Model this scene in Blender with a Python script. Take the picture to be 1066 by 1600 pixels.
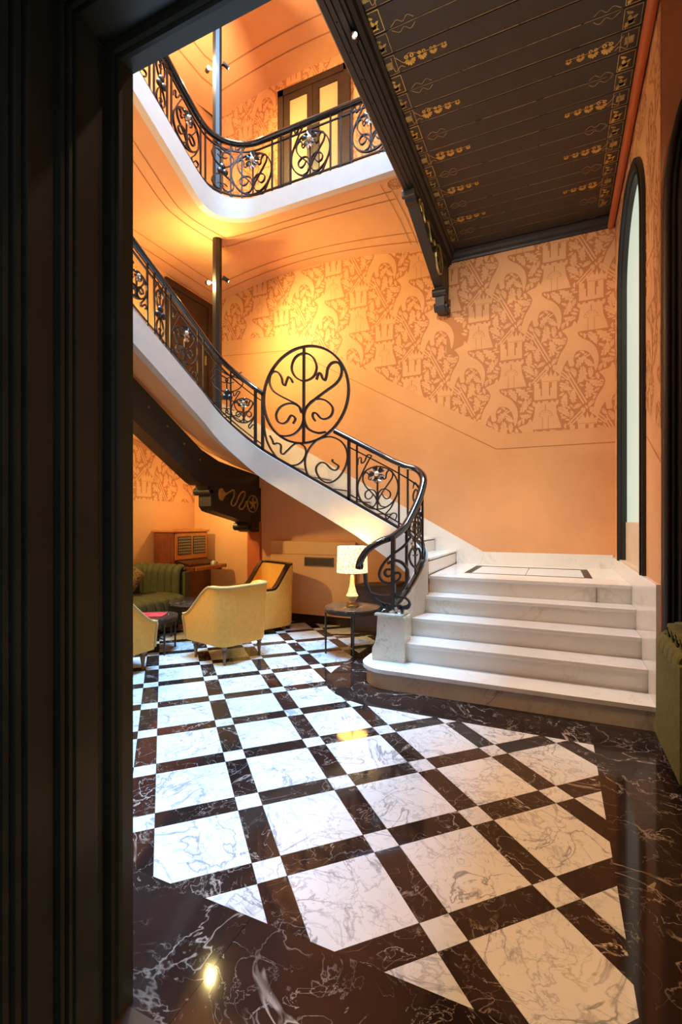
import bpy, bmesh, math, random
import numpy as np
from mathutils import Vector, Matrix
random.seed(7)
PI = math.pi
SC = bpy.context.scene
COL = SC.collection
for o in list(bpy.data.objects):
    bpy.data.objects.remove(o)

# ------------------------------------------------------------------ camera, world, lights, exposure
# room axes: x to the right along the stair wall, y away along the window wall, z up (metres)
F_PX, CX, CY, CAM_H = 741.2, 533.0, 813.6, 1.415
YAW = math.radians(24.4)
CC, SS = math.cos(YAW), math.sin(YAW)
cam_d = bpy.data.cameras.new('camera')
cam_d.sensor_fit = 'VERTICAL'
cam_d.sensor_height = 36.0
cam_d.lens = F_PX / 1600 * 36.0
cam_d.shift_y = (CY - 800) / 1600
cam_d.clip_start = 0.05
cam = bpy.data.objects.new('camera', cam_d)
COL.objects.link(cam)
cam.location = (0, 0, CAM_H)
cam.rotation_euler = (PI / 2, 0, YAW)
SC.camera = cam

SC.view_settings.view_transform = 'Standard'
SC.view_settings.look = 'None'
SC.view_settings.exposure = 0.65
SC.view_settings.gamma = 1.0
SC.view_settings.use_curve_mapping = False

world = bpy.data.worlds.new('world')
SC.world = world
world.use_nodes = True
bg = world.node_tree.nodes['Background']
bg.inputs[0].default_value = (0.75, 0.85, 1.0, 1)
bg.inputs[1].default_value = 0.10


def light(name, kind, loc, power, color, target=None, size=None, size_y=None, spot=None, blend=0.6, radius=None, spread=None):
    d = bpy.data.lights.new(name, kind)
    d.energy = power
    d.color = color
    if kind == 'AREA':
        d.shape = 'RECTANGLE' if size_y else 'DISK'
        d.size = size
        if size_y:
            d.size_y = size_y
        if spread:
            d.spread = math.radians(spread)
    if kind == 'SPOT':
        d.spot_size = math.radians(spot)
        d.spot_blend = blend
    if radius is not None and kind in ('POINT', 'SPOT'):
        d.shadow_soft_size = radius
    o = bpy.data.objects.new(name, d)
    COL.objects.link(o)
    o.location = loc
    if target is not None:
        o.rotation_euler = (Vector(target) - Vector(loc)).to_track_quat('-Z', 'Y').to_euler()
    return o


WARM = (1.0, 0.74, 0.28)
WARM2 = (1.0, 0.86, 0.68)
COOL = (0.30, 0.62, 1.0)
# daylight falling down the stair well from its roof light
light('roof_light_daylight', 'AREA', (-2.20, 2.95, 11.3), 660, COOL, (-2.20, 2.95, 0), 1.6, 3.4, spread=100)
# spotlight on the ceiling beam, and an added lampless fill lighting the steps
light('beam_spot_and_step_fill', 'SPOT', (-1.25, 3.00, 4.76), 205, WARM2, (-0.2, 6.3, 2.9), spot=84, blend=0.9, radius=0.05)
light('beam_spot_and_step_fill', 'SPOT', (-1.20, 4.45, 4.74), 290, (0.96, 0.92, 0.98), (-0.35, 5.0, 0.6), spot=62, blend=0.8, radius=0.05)
# added warm fill from above, out of view, for the hall's front floor
light('hall_warm_fill', 'SPOT', (0.15, 1.55, 4.86), 300, (1.0, 0.54, 0.20), (0.1, 1.75, 0), spot=54, blend=0.9, radius=0.06)
light('hall_warm_fill', 'SPOT', (1.2, 2.2, 4.86), 60, (1.0, 0.66, 0.36), (0.9, 2.8, 0), spot=110, blend=0.8, radius=0.06)
# added soffit fill light, then warm downlights under the stair, over the seating group
light('stair_soffit_fill', 'POINT', (-4.9, 2.5, 4.05), 22, WARM, radius=0.06)
light('lounge_downlight', 'SPOT', (-4.75, 2.9, 2.75), 170, WARM, (-4.7, 4.7, 0.9), spot=120, blend=0.8, radius=0.05)
light('lounge_downlight', 'POINT', (-4.45, 5.40, 1.72), 11, WARM, radius=0.04)


# ------------------------------------------------------------------ pixel helper (used for traced ironwork only)
def ray(px, py):
    a = (px - CX) / F_PX
    return Vector((CC * a - SS, SS * a + CC, -(py - CY) / F_PX))


def ony(px, py, y):
    d = ray(px, py)
    return Vector((0, 0, CAM_H)) + d * (y / d.y)


def onx(px, py, x):
    d = ray(px, py)
    return Vector((0, 0, CAM_H)) + d * (x / d.x)


# ------------------------------------------------------------------ materials
def nt(name):
    m = bpy.data.materials.new(name)
    m.use_nodes = True
    t = m.node_tree
    b = t.nodes['Principled BSDF']
    return m, t, b


def lk(t, a, b):
    t.links.new(a, b)


def ramp(t, fac, stops):
    r = t.nodes.new('ShaderNodeValToRGB')
    e = r.color_ramp.elements
    while len(e) < len(stops):
        e.new(0.5)
    for k, (p, c) in enumerate(stops):
        e[k].position = p
        e[k].color = (*c, 1) if len(c) == 3 else c
    lk(t, fac, r.inputs[0])
    return r


def coords(t, rand=False, kind='Object', scale=1.0):
    tc = t.nodes.new('ShaderNodeTexCoord')
    out = tc.outputs[kind]
    if rand:
        oi = t.nodes.new('ShaderNodeObjectInfo')
        mu = t.nodes.new('ShaderNodeVectorMath')
        mu.operation = 'MULTIPLY_ADD'
        cb = t.nodes.new('ShaderNodeCombineXYZ')
        for k, f in enumerate((37.0, 61.0, 23.0)):
            mm = t.nodes.new('ShaderNodeMath')
            mm.operation = 'MULTIPLY'
            mm.inputs[1].default_value = f
            lk(t, oi.outputs['Random'], mm.inputs[0])
            lk(t, mm.outputs[0], cb.inputs[k])
        mu.inputs[1].default_value = (scale,) * 3
        lk(t, out, mu.inputs[0])
        lk(t, cb.outputs[0], mu.inputs[2])
        return mu.outputs[0]
    if scale != 1.0:
        mu = t.nodes.new('ShaderNodeVectorMath')
        mu.operation = 'SCALE'
        mu.inputs['Scale'].default_value = scale
        lk(t, out, mu.inputs[0])
        return mu.outputs[0]
    return out


def noise(t, vec, scale, detail=4, rough=0.55, dist=0.0):
    n = t.nodes.new('ShaderNodeTexNoise')
    n.inputs['Scale'].default_value = scale
    n.inputs['Detail'].default_value = detail
    n.inputs['Roughness'].default_value = rough
    n.inputs['Distortion'].default_value = dist
    lk(t, vec, n.inputs['Vector'])
    return n


def bump(t, b, h, strength=0.2, dist=0.01):
    n = t.nodes.new('ShaderNodeBump')
    n.inputs['Strength'].default_value = strength
    n.inputs['Distance'].default_value = dist
    lk(t, h, n.inputs['Height'])
    lk(t, n.outputs[0], b.inputs['Normal'])


def plain(name, col, rough=0.5, metal=0.0, spec=0.5, var=0.0, vscale=6.0, bstr=0.0, bscale=40.0, coat=0.0, sheen=0.0):
    m, t, b = nt(name)
    b.inputs['Base Color'].default_value = (*col, 1)
    b.inputs['Roughness'].default_value = rough
    b.inputs['Metallic'].default_value = metal
    b.inputs['Specular IOR Level'].default_value = spec
    b.inputs['Coat Weight'].default_value = coat
    b.inputs['Coat Roughness'].default_value = 0.1
    if sheen:
        b.inputs['Sheen Weight'].default_value = sheen
        b.inputs['Sheen Roughness'].default_value = 0.4
        b.inputs['Sheen Tint'].default_value = (*[min(1, c * 1.6 + 0.1) for c in col], 1)
    if var or bstr:
        v = coords(t)
        if var:
            n = noise(t, v, vscale, 5, 0.6)
            lo = [max(0, c * (1 - var)) for c in col]
            hi = [min(1, c * (1 + var)) for c in col]
            r = ramp(t, n.outputs[0], [(0.3, lo), (0.7, hi)])
            lk(t, r.outputs[0], b.inputs['Base Color'])
        if bstr:
            n2 = noise(t, v, bscale, 3, 0.6)
            bump(t, b, n2.outputs[0], bstr, 0.01)
    return m


def marble(name, base, shade, vein, vscale, width, rough=0.1, rand=True, cloud=1.5, vein2=None, fine=0.0, dens=0.5, spec=0.5):
    m, t, b = nt(name)
    v = coords(t, rand)
    n0 = noise(t, v, cloud, 6, 0.6, 0.4)
    c0 = ramp(t, n0.outputs[0], [(0.35, base), (0.72, shade)])
    # veins = thin zero sets of warped noise
    def veins(scale, w, seed, dist):
        off = t.nodes.new('ShaderNodeVectorMath')
        off.operation = 'ADD'
        off.inputs[1].default_value = (seed, seed * 1.7, seed * 0.3)
        lk(t, v, off.inputs[0])
        nn = noise(t, off.outputs[0], scale, 5, 0.55, dist)
        s = t.nodes.new('ShaderNodeMath'); s.operation = 'SUBTRACT'; s.inputs[1].default_value = 0.5
        lk(t, nn.outputs[0], s.inputs[0])
        a = t.nodes.new('ShaderNodeMath'); a.operation = 'ABSOLUTE'
        lk(t, s.outputs[0], a.inputs[0])
        r = ramp(t, a.outputs[0], [(0.0, (1, 1, 1)), (w, (0, 0, 0))])
        # patchy presence of the veins
        pn = noise(t, off.outputs[0], scale * 0.9, 3, 0.5)
        pr = ramp(t, pn.outputs[0], [(dens - 0.08, (0, 0, 0)), (dens + 0.12, (1, 1, 1))])
        mm = t.nodes.new('ShaderNodeMath'); mm.operation = 'MULTIPLY'
        lk(t, r.outputs[0], mm.inputs[0]); lk(t, pr.outputs[0], mm.inputs[1])
        return mm.outputs[0]
    a1 = veins(vscale, width, 3.1, 0.8)
    mx = t.nodes.new('ShaderNodeMix'); mx.data_type = 'RGBA'
    lk(t, a1, mx.inputs['Factor']); lk(t, c0.outputs[0], mx.inputs['A']); mx.inputs['B'].default_value = (*vein, 1)
    a2 = veins(vscale * 2.3, width * 0.8, 9.4, 1.5)
    mx2 = t.nodes.new('ShaderNodeMix'); mx2.data_type = 'RGBA'
    sc = t.nodes.new('ShaderNodeMath'); sc.operation = 'MULTIPLY'; sc.inputs[1].default_value = 0.7
    lk(t, a2, sc.inputs[0])
    lk(t, sc.outputs[0], mx2.inputs['Factor']); lk(t, mx.outputs['Result'], mx2.inputs['A']); mx2.inputs['B'].default_value = (*(vein2 or vein), 1)
    last = mx2.outputs['Result']
    if fine:
        a3 = veins(vscale * fine, width * 1.3, 21.7, 0.6)
        mx3 = t.nodes.new('ShaderNodeMix'); mx3.data_type = 'RGBA'
        sc3 = t.nodes.new('ShaderNodeMath'); sc3.operation = 'MULTIPLY'; sc3.inputs[1].default_value = 0.55
        lk(t, a3, sc3.inputs[0])
        lk(t, sc3.outputs[0], mx3.inputs['Factor']); lk(t, last, mx3.inputs['A']); mx3.inputs['B'].default_value = (*vein, 1)
        last = mx3.outputs['Result']
    lk(t, last, b.inputs['Base Color'])
    b.inputs['Roughness'].default_value = rough
    b.inputs['Specular IOR Level'].default_value = spec
    return m


def emit(name, col, strength, base=None):
    m, t, b = nt(name)
    b.inputs['Base Color'].default_value = (*(base or col), 1)
    b.inputs['Emission Color'].default_value = (*col, 1)
    b.inputs['Emission Strength'].default_value = strength
    b.inputs['Roughness'].default_value = 0.4
    return m


def plaster(name, col):
    m, t, b = nt(name)
    v = coords(t)
    n = noise(t, v, 1.1, 6, 0.62, 0.3)
    r = ramp(t, n.outputs[0], [(0.3, [c * 0.90 for c in col]), (0.52, col), (0.75, [min(1, c * 1.08) for c in col])])
    lk(t, r.outputs[0], b.inputs['Base Color'])
    n2 = noise(t, v, 26, 4, 0.6)
    bump(t, b, n2.outputs[0], 0.08, 0.01)
    b.inputs['Roughness'].default_value = 0.55
    b.inputs['Specular IOR Level'].default_value = 0.35
    return m


PEACH = (0.70, 0.345, 0.150)
M = {}
M['plaster'] = plaster('peach_plaster', PEACH)
M['paper_dark'] = plaster('wallpaper_ground', (0.50, 0.190, 0.068))
M['paper_light'] = plaster('wallpaper_figures', (0.72, 0.365, 0.165))
M['paint_line'] = plain('painted_line', (0.40, 0.15, 0.05), 0.6)
M['cream_wall'] = plaster('cream_plaster', (0.72, 0.40, 0.17))
M['fascia'] = plain('white_plaster', (0.60, 0.52, 0.43), 0.5, var=0.04)
M['marble_white'] = marble('white_marble', (0.74, 0.74, 0.74), (0.62, 0.63, 0.65), (0.26, 0.26, 0.29), 3.2, 0.016, 0.07, dens=0.42, fine=1.7)
M['marble_dark'] = marble('black_marble', (0.018, 0.010, 0.009), (0.036, 0.020, 0.016), (0.62, 0.52, 0.45), 2.6, 0.0065, 0.07, dens=0.53, fine=2.6, spec=0.28)
M['marble_stair'] = marble('stair_marble', (0.80, 0.77, 0.71), (0.73, 0.69, 0.62), (0.62, 0.56, 0.47), 1.5, 0.025, 0.10, dens=0.56, cloud=1.0)
M['marble_ped'] = marble('pedestal_marble', (0.74, 0.68, 0.55), (0.60, 0.52, 0.40), (0.36, 0.30, 0.22), 2.5, 0.03, 0.12, dens=0.52, cloud=1.6)
M['marble_border'] = marble('black_border_marble', (0.018, 0.010, 0.009), (0.034, 0.019, 0.015), (0.62, 0.52, 0.45), 1.9, 0.0065, 0.07, dens=0.54, fine=2.4, spec=0.28)
M['grout'] = plain('grout', (0.10, 0.08, 0.07), 0.8)
M['iron'] = plain('wrought_iron', (0.012, 0.011, 0.011), 0.32, 0.0, 0.6)
M['rail'] = plain('lacquered_handrail', (0.010, 0.009, 0.009), 0.13, 0.0, 0.6, coat=0.6)
M['gold'] = plain('gilding', (0.62, 0.45, 0.12), 0.35, 0.8, var=0.25, vscale=30)
M['gold_dim'] = plain('faded_gilding', (0.40, 0.30, 0.10), 0.45, 0.5, var=0.45, vscale=18)
M['silver'] = plain('tin_leaf', (0.62, 0.58, 0.52), 0.28, 0.9)
M['black_paint'] = plain('black_paint', (0.014, 0.011, 0.009), 0.46, var=0.2)
M['black_ceiling'] = plain('black_ceiling_paint', (0.024, 0.017, 0.012), 0.42, var=0.25, vscale=3)
M['jamb'] = plain('dark_green_lacquer', (0.065, 0.070, 0.048), 0.33, var=0.25, vscale=3)
M['steel'] = plain('painted_steel', (0.012, 0.010, 0.008), 0.35, var=0.2)
M['rivet'] = plain('rivet', (0.25, 0.22, 0.18), 0.35, 0.7)
M['mustard'] = plain('mustard_velvet', (0.84, 0.43, 0.075), 0.75, var=0.07, vscale=30, bstr=0.12, bscale=160, sheen=0.25)
M['mustard_edge'] = plain('mustard_piping', (0.52, 0.31, 0.09), 0.6, sheen=0.3)
M['green'] = plain('olive_velvet', (0.060, 0.055, 0.012), 0.72, var=0.2, vscale=16, bstr=0.12, bscale=150, sheen=0.4)
M['green2'] = plain('olive_boucle', (0.10, 0.095, 0.020), 0.8, var=0.3, vscale=45, bstr=0.4, bscale=120, sheen=0.3)
M['mahogany'] = plain('mahogany', (0.16, 0.035, 0.012), 0.3, var=0.35, vscale=5, coat=0.3)
M['mahogany_light'] = plain('polished_mahogany', (0.46, 0.15, 0.035), 0.28, var=0.25, vscale=6, coat=0.3)
M['dark_wood'] = plain('dark_stained_wood', (0.035, 0.014, 0.008), 0.25, var=0.25, coat=0.3)
M['leg_wood'] = plain('turned_oak', (0.20, 0.11, 0.05), 0.4, var=0.25)
M['jack'] = plain('jack_field', (0.42, 0.38, 0.30), 0.4, 0.3)
M['brass'] = plain('brass', (0.55, 0.38, 0.14), 0.3, 0.9)
M['bronze'] = plain('dark_bronze', (0.06, 0.05, 0.035), 0.3, 0.7)
M['table_marble'] = marble('table_marble', (0.03, 0.02, 0.015), (0.07, 0.045, 0.03), (0.5, 0.4, 0.3), 4.0, 0.012, 0.12, dens=0.55)
M['magazine'] = plain('red_printed_cover', (0.55, 0.05, 0.06), 0.35, var=0.6, vscale=22)
M['ceramic'] = plain('carved_ivory', (0.62, 0.45, 0.22), 0.4, var=0.3, vscale=40, bstr=0.6, bscale=70)
M['grille'] = plain('grille_metal', (0.16, 0.11, 0.07), 0.45, 0.3)
M['pane'] = emit('frosted_window_glass', (0.80, 0.93, 0.76), 0.42, (0.12, 0.14, 0.12))
M['sill_panel'] = plain('beige_panel', (0.62, 0.50, 0.36), 0.45, var=0.05)
M['pipe'] = plain('terracotta_paint', (0.46, 0.105, 0.030), 0.4)
M['door_wood'] = plain('dark_walnut', (0.030, 0.014, 0.008), 0.4, var=0.3)
M['frost'] = plain('frosted_pane', (0.58, 0.36, 0.20), 0.35, var=0.06)
M['white_glass'] = plain('pavement_glass', (0.66, 0.70, 0.72), 0.06, spec=0.7)
M['bulb'] = emit('lamp_bulb', (1.0, 0.78, 0.45), 60.0)
M['cap'] = plain('petal_boss', (0.75, 0.62, 0.42), 0.4)

# patterned cushion
m, t, b = nt('tapestry_cushion')
v = coords(t)
vo = t.nodes.new('ShaderNodeTexVoronoi'); vo.inputs['Scale'].default_value = 26
lk(t, v, vo.inputs['Vector'])
r = ramp(t, vo.outputs['Distance'], [(0.0, (0.30, 0.08, 0.04)), (0.35, (0.10, 0.05, 0.02)), (0.55, (0.28, 0.18, 0.06)), (0.8, (0.05, 0.03, 0.02))])
lk(t, r.outputs[0], b.inputs['Base Color']); b.inputs['Roughness'].default_value = 0.8
M['cushion'] = m
# lamp shade: pleated fabric, lit from within
m, t, b = nt('lit_lamp_shade')
v = coords(t)
vo = t.nodes.new('ShaderNodeTexVoronoi'); vo.inputs['Scale'].default_value = 75
lk(t, v, vo.inputs['Vector'])
r = ramp(t, vo.outputs['Distance'], [(0.0, (1.0, 0.86, 0.55)), (0.45, (1.0, 0.80, 0.46)), (0.62, (0.62, 0.40, 0.16)), (0.9, (0.5, 0.3, 0.1))])
lk(t, r.outputs[0], b.inputs['Emission Color']); b.inputs['Emission Strength'].default_value = 0.95
lk(t, r.outputs[0], b.inputs['Base Color'])
M['shade'] = m


# ------------------------------------------------------------------ mesh helpers
class MB:
    def __init__(self):
        self.v = []
        self.f = []

    def add(self, verts, faces):
        n = len(self.v)
        self.v += [tuple(p) for p in verts]
        self.f += [tuple(i + n for i in f) for f in faces]
        return self

    def box(self, x0, x1, y0, y1, z0, z1, bev=0.0, mat=None):
        if bev > 0:
            bm = bmesh.new()
            bmesh.ops.create_cube(bm, size=1)
            for q in bm.verts:
                q.co = Vector(((x0 + x1) / 2 + q.co.x * (x1 - x0), (y0 + y1) / 2 + q.co.y * (y1 - y0), (z0 + z1) / 2 + q.co.z * (z1 - z0)))
            bmesh.ops.bevel(bm, geom=list(bm.edges), offset=bev, segments=2, affect='EDGES', profile=0.5)
            bm.verts.index_update()
            vs = [q.co.copy() for q in bm.verts]
            fs = [[q.index for q in f.verts] for f in bm.faces]
            bm.free()
        else:
            vs = [Vector(p) for p in ((x0, y0, z0), (x1, y0, z0), (x1, y1, z0), (x0, y1, z0), (x0, y0, z1), (x1, y0, z1), (x1, y1, z1), (x0, y1, z1))]
            fs = [(0, 3, 2, 1), (4, 5, 6, 7), (0, 1, 5, 4), (1, 2, 6, 5), (2, 3, 7, 6), (3, 0, 4, 7)]
        if mat is not None:
            vs = [mat @ p for p in vs]
        return self.add(vs, fs)

    def prism(self, poly, a0, a1, axis='z'):
        """polygon of 2-tuples extruded from a0 to a1 along axis; for 'x' the tuples are (y,z), for 'y' (x,z)"""
        def P(p, a):
            return {'z': (p[0], p[1], a), 'x': (a, p[0], p[1]), 'y': (p[0], a, p[1])}[axis]
        n = len(poly)
        vs = [P(p, a0) for p in poly] + [P(p, a1) for p in poly]
        fs = [tuple(range(n - 1, -1, -1)), tuple(range(n, 2 * n))] + [(i, (i + 1) % n, n + (i + 1) % n, n + i) for i in range(n)]
        return self.add(vs, fs)

    def sweep(self, pts, norms, w, d, closed=False, taper=None, sec=None):
        """bar along pts: w across in the plane of the panel, d along the panel normal"""
        n = len(pts)
        pts = [Vector(p) for p in pts]
        vs, fs = [], []
        sec = sec or [(-.5, -.5), (.5, -.5), (.5, .5), (-.5, .5)]
        k = len(sec)
        for i in range(n):
            a = pts[(i - 1) % n] if closed or i > 0 else pts[i]
            c = pts[(i + 1) % n] if closed or i < n - 1 else pts[i]
            tg = (c - a)
            if tg.length < 1e-9:
                tg = Vector((0, 0, 1))
            tg.normalize()
            nm = Vector(norms[i] if isinstance(norms, list) else norms)
            nm = (nm - tg * nm.dot(tg))
            if nm.length < 1e-6:
                nm = Vector((0, 0, 1))
            nm.normalize()
            bn = tg.cross(nm)
            s = taper(i / (n - 1)) if taper else 1.0
            for (p, q) in sec:
                vs.append(pts[i] + bn * (p * w * s) + nm * (q * d * s))
        m_ = n if closed else n - 1
        for i in range(m_):
            j = (i + 1) % n
            for q in range(k):
                r_ = (q + 1) % k
                fs.append((i * k + q, i * k + r_, j * k + r_, j * k + q))
        if not closed:
            fs.append(tuple(range(k - 1, -1, -1)))
            fs.append(tuple((n - 1) * k + q for q in range(k)))
        return self.add(vs, fs)

    def tube(self, pts, r, seg=8, closed=False, taper=None, norms=(0.13, 0.21, 0.97)):
        sec = [(math.cos(2 * PI * q / seg), math.sin(2 * PI * q / seg)) for q in range(seg)]
        return self.sweep(pts, norms, r, r, closed, taper, sec)

    def lathe(self, prof, seg=20, c=(0, 0, 0), mat=None):
        vs, fs = [], []
        for (r, z) in prof:
            for k in range(seg):
                a = 2 * PI * k / seg
                vs.append(Vector((c[0] + r * math.cos(a), c[1] + r * math.sin(a), c[2] + z)))
        for i in range(len(prof) - 1):
            for k in range(seg):
                l = (k + 1) % seg
                fs.append((i * seg + k, i * seg + l, (i + 1) * seg + l, (i + 1) * seg + k))
        fs.append(tuple(range(seg - 1, -1, -1)))
        fs.append(tuple((len(prof) - 1) * seg + k for k in range(seg)))
        if mat is not None:
            vs = [mat @ p for p in vs]
        return self.add(vs, fs)

    def grid(self, P, nu, nv, closed_u=False):
        n = len(self.v)
        vs = [P(i / nu, j / nv) for i in range(nu + (0 if closed_u else 1)) for j in range(nv + 1)]
        mu = nu + (0 if closed_u else 1)
        fs = []
        for i in range(nu):
            ii = (i + 1) % mu
            for j in range(nv):
                fs.append((i * (nv + 1) + j, ii * (nv + 1) + j, ii * (nv + 1) + j + 1, i * (nv + 1) + j + 1))
        return self.add(vs, fs)

    def xf(self, mat):
        self.v = [tuple(mat @ Vector(p)) for p in self.v]
        return self


def wloc(o):
    p = Vector((0, 0, 0))
    while o:
        p += o.location
        o = o.parent
    return p


def mk(name, mb, mat, parent=None, local=False, smooth=None, origin=None):
    """links one mesh object; verts are world coordinates unless local"""
    off = Vector((0, 0, 0))
    if not local:
        base = Vector(origin) if origin is not None else (wloc(parent) if parent else Vector((0, 0, 0)))
        off = base
    me = bpy.data.meshes.new(name)
    me.from_pydata([(p[0] - off[0], p[1] - off[1], p[2] - off[2]) for p in mb.v], [], mb.f)
    me.update()
    bm = bmesh.new()
    bm.from_mesh(me)
    bmesh.ops.recalc_face_normals(bm, faces=bm.faces)
    bm.to_mesh(me)
    bm.free()
    if smooth:
        me.shade_smooth()
        me.set_sharp_from_angle(angle=math.radians(smooth))
    me.materials.append(M[mat] if isinstance(mat, str) else mat)
    o = bpy.data.objects.new(name, me)
    COL.objects.link(o)
    if parent:
        o.parent = parent
        if origin is not None:
            o.location = Vector(origin) - wloc(parent)
    elif origin is not None:
        o.location = origin
    return o


def tag(o, label=None, cat=None, group=None, kind=None):
    if label: o['label'] = label
    if cat: o['category'] = cat
    if group: o['group'] = group
    if kind: o['kind'] = kind
    return o


def thing(name, label, cat, loc=(0, 0, 0), rz=0.0, group=None):
    o = bpy.data.objects.new(name, None)
    o.empty_display_size = 0.1
    COL.objects.link(o)
    o.location = loc
    o.rotation_euler = (0, 0, rz)
    return tag(o, label, cat, group)


def struct(o, label):
    return tag(o, label, None, None, 'structure')


def copy_tree(o, parent=None):
    c = o.copy()
    COL.objects.link(c)
    c.parent = parent
    for ch in list(o.children):
        copy_tree(ch, c)
    return c


def catmull(pts, sub=6, closed=False):
    pts = [Vector(p) for p in pts]
    n = len(pts)
    out = []
    rng = range(n if closed else n - 1)
    for i in rng:
        p1, p2 = pts[i], pts[(i + 1) % n]
        p0 = pts[(i - 1) % n] if closed or i > 0 else p1 * 2 - p2
        p3 = pts[(i + 2) % n] if closed or i < n - 2 else p2 * 2 - p1
        for k in range(sub):
            u = k / sub
            out.append(0.5 * ((2 * p1) + (p2 - p0) * u + (2 * p0 - 5 * p1 + 4 * p2 - p3) * u * u + (3 * p1 - p0 - 3 * p2 + p3) * u ** 3))
    if not closed:
        out.append(pts[-1])
    return out


def clip(poly, planes):
    """Sutherland-Hodgman, planes = (a,b,c) keeping a*x+b*y+c >= 0"""
    for (a, b_, c) in planes:
        if not poly:
            return []
        out = []
        n = len(poly)
        for i in range(n):
            p, q = poly[i], poly[(i + 1) % n]
            dp = a * p[0] + b_ * p[1] + c
            dq = a * q[0] + b_ * q[1] + c
            if dp >= 0:
                out.append(p)
            if (dp >= 0) != (dq >= 0):
                u = dp / (dp - dq)
                out.append((p[0] + (q[0] - p[0]) * u, p[1] + (q[1] - p[1]) * u))
        poly = out
    return poly


def planes_of(conv):
    """half planes of a counter-clockwise convex polygon"""
    r_ = []
    n = len(conv)
    for i in range(n):
        p, q = conv[i], conv[(i + 1) % n]
        a, b_ = -(q[1] - p[1]), q[0] - p[0]
        r_.append((a, b_, -(a * p[0] + b_ * p[1])))
    return r_


def area(poly):
    return 0.5 * sum(poly[i][0] * poly[(i + 1) % len(poly)][1] - poly[(i + 1) % len(poly)][0] * poly[i][1] for i in range(len(poly)))


def arc(cx, cy, r_, a0, a1, n):
    return [(cx + r_ * math.cos(a0 + (a1 - a0) * k / n), cy + r_ * math.sin(a0 + (a1 - a0) * k / n)) for k in range(n + 1)]


# ------------------------------------------------------------------ room dimensions
XL, XR, YB, YF, YLOW = -5.25, 0.63, 6.38, 1.0, 5.92
ZC = 4.95            # dark ceiling
WX, WY = -3.75, 4.85  # edges of the open well
RC = 0.45
TOP = 11.4
# ------------------------------------------------------------------ floor: base, marble pieces, border slabs
fl = struct(mk('floor', MB().box(-5.4, 2.7, -2.0, 6.5, -0.12, -0.004), 'grout'), 'polished marble floor of white squares framed by black strips')
G0 = Vector((-1.061, 1.633))
EJ = Vector((0.35355, 0.35355))
EI = Vector((0.35355, -0.35355))
SM = 0.12 / 0.5
curve_pts = [(-1.35, 3.385), (-1.48, 3.425), (-1.63, 3.50), (-1.76, 3.61), (-1.85, 3.74), (-1.90, 3.90), (-1.92, 4.10)]
FIELD = [(0.215, 1.41), (0.215, 3.385)] + curve_pts + [(-1.92, 5.80), (-5.12, 5.80), (-5.12, 1.41)]
TH = 0.012
GAP = 0.0009
mesh_cache = {}


def ij(i, j):
    p = G0 + EI * i + EJ * j
    return (p.x, p.y)


def piece(name, i0, i1, j0, j1, mat):
    cpx = ij((i0 + i1) / 2, (j0 + j1) / 2)
    g = GAP / 0.5
    quad = [ij(i1 - g, j0 + g), ij(i1 - g, j1 - g), ij(i0 + g, j1 - g), ij(i0 + g, j0 + g)]
    if area(quad) < 0:
        quad = quad[::-1]
    poly = clip(FIELD, planes_of(quad))
    if len(poly) < 3 or abs(area(poly)) < 0.0008:
        return
    full = abs(abs(area(poly)) - abs(area(quad))) < 1e-6
    key = (name, round(i1 - i0, 3), round(j1 - j0, 3))
    if full and key in mesh_cache:
        o = bpy.data.objects.new(name, mesh_cache[key])
        COL.objects.link(o)
        o.parent = fl
        o.location = (cpx[0], cpx[1], -TH)
        return
    clean = [poly[0]]
    for p in poly[1:]:
        if (p[0] - clean[-1][0]) ** 2 + (p[1] - clean[-1][1]) ** 2 > 1e-8:
            clean.append(p)
    mb = MB().prism(clean if area(clean) > 0 else clean[::-1], -TH, 0.0)
    o = mk(name, mb, mat, fl, origin=(cpx[0], cpx[1], -TH))
    if full:
        mesh_cache[key] = o.data


h = SM / 2
for i in range(-12, 6):
    for j in range(-8, 8):
        c = ij(i, j)
        if not (-6.0 < c[0] < 1.0 and 0.9 < c[1] < 6.6):
            continue
        piece('marble_tile', i + h, i + 1 - h, j + h, j + 1 - h, 'marble_white')
        piece('black_strip', i - h, i + h, j + h, j + 1 - h, 'marble_dark')
        piece('black_strip', i + h, i + 1 - h, j - h, j + h, 'marble_dark')
        piece('marble_inset', i - h, i + h, j - h, j + h, 'marble_white')


def slab(poly):
    if area(poly) < 0:
        poly = poly[::-1]
    cx_ = sum(p[0] for p in poly) / len(poly)
    cy_ = sum(p[1] for p in poly) / len(poly)
    poly = [(cx_ + (p[0] - cx_) * (1 - 0.0012), cy_ + (p[1] - cy_) * (1 - 0.0012)) for p in poly]
    mk('border_slab', MB().prism(poly, -TH, 0.0), 'marble_border', fl, origin=(cx_, cy_, -TH))


xs = [-5.38, -4.29, -3.19, -2.09, -0.99, 0.215]
for a, b2 in zip(xs[:-1], xs[1:]):
    slab([(a, 0.98), (b2, 0.98), (b2, 1.41), (a, 1.41)])
for a, b2 in ((-2.2, -0.4), (-0.4, 1.2), (1.2, 2.6)):
    slab([(a, -1.9), (b2, -1.9), (b2, 0.98), (a, 0.98)])
ys = [0.98, 2.02, 3.05, 3.72]
for a, b2 in zip(ys[:-1], ys[1:]):
    slab([(0.215, a), (0.585, a), (0.585, b2), (0.215, b2)])
    slab([(0.585, a), (1.6, a), (1.6, b2), (0.585, b2)])
    slab([(1.6, a), (2.6, a), (2.6, b2), (1.6, b2)])
xs = [0.215, -0.42, -0.92, -1.35]
for a, b2 in zip(xs[:-1], xs[1:]):
    slab([(b2, 3.385), (a, 3.385), (a, 3.9), (b2, 3.9)])
cp = curve_pts
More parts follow.
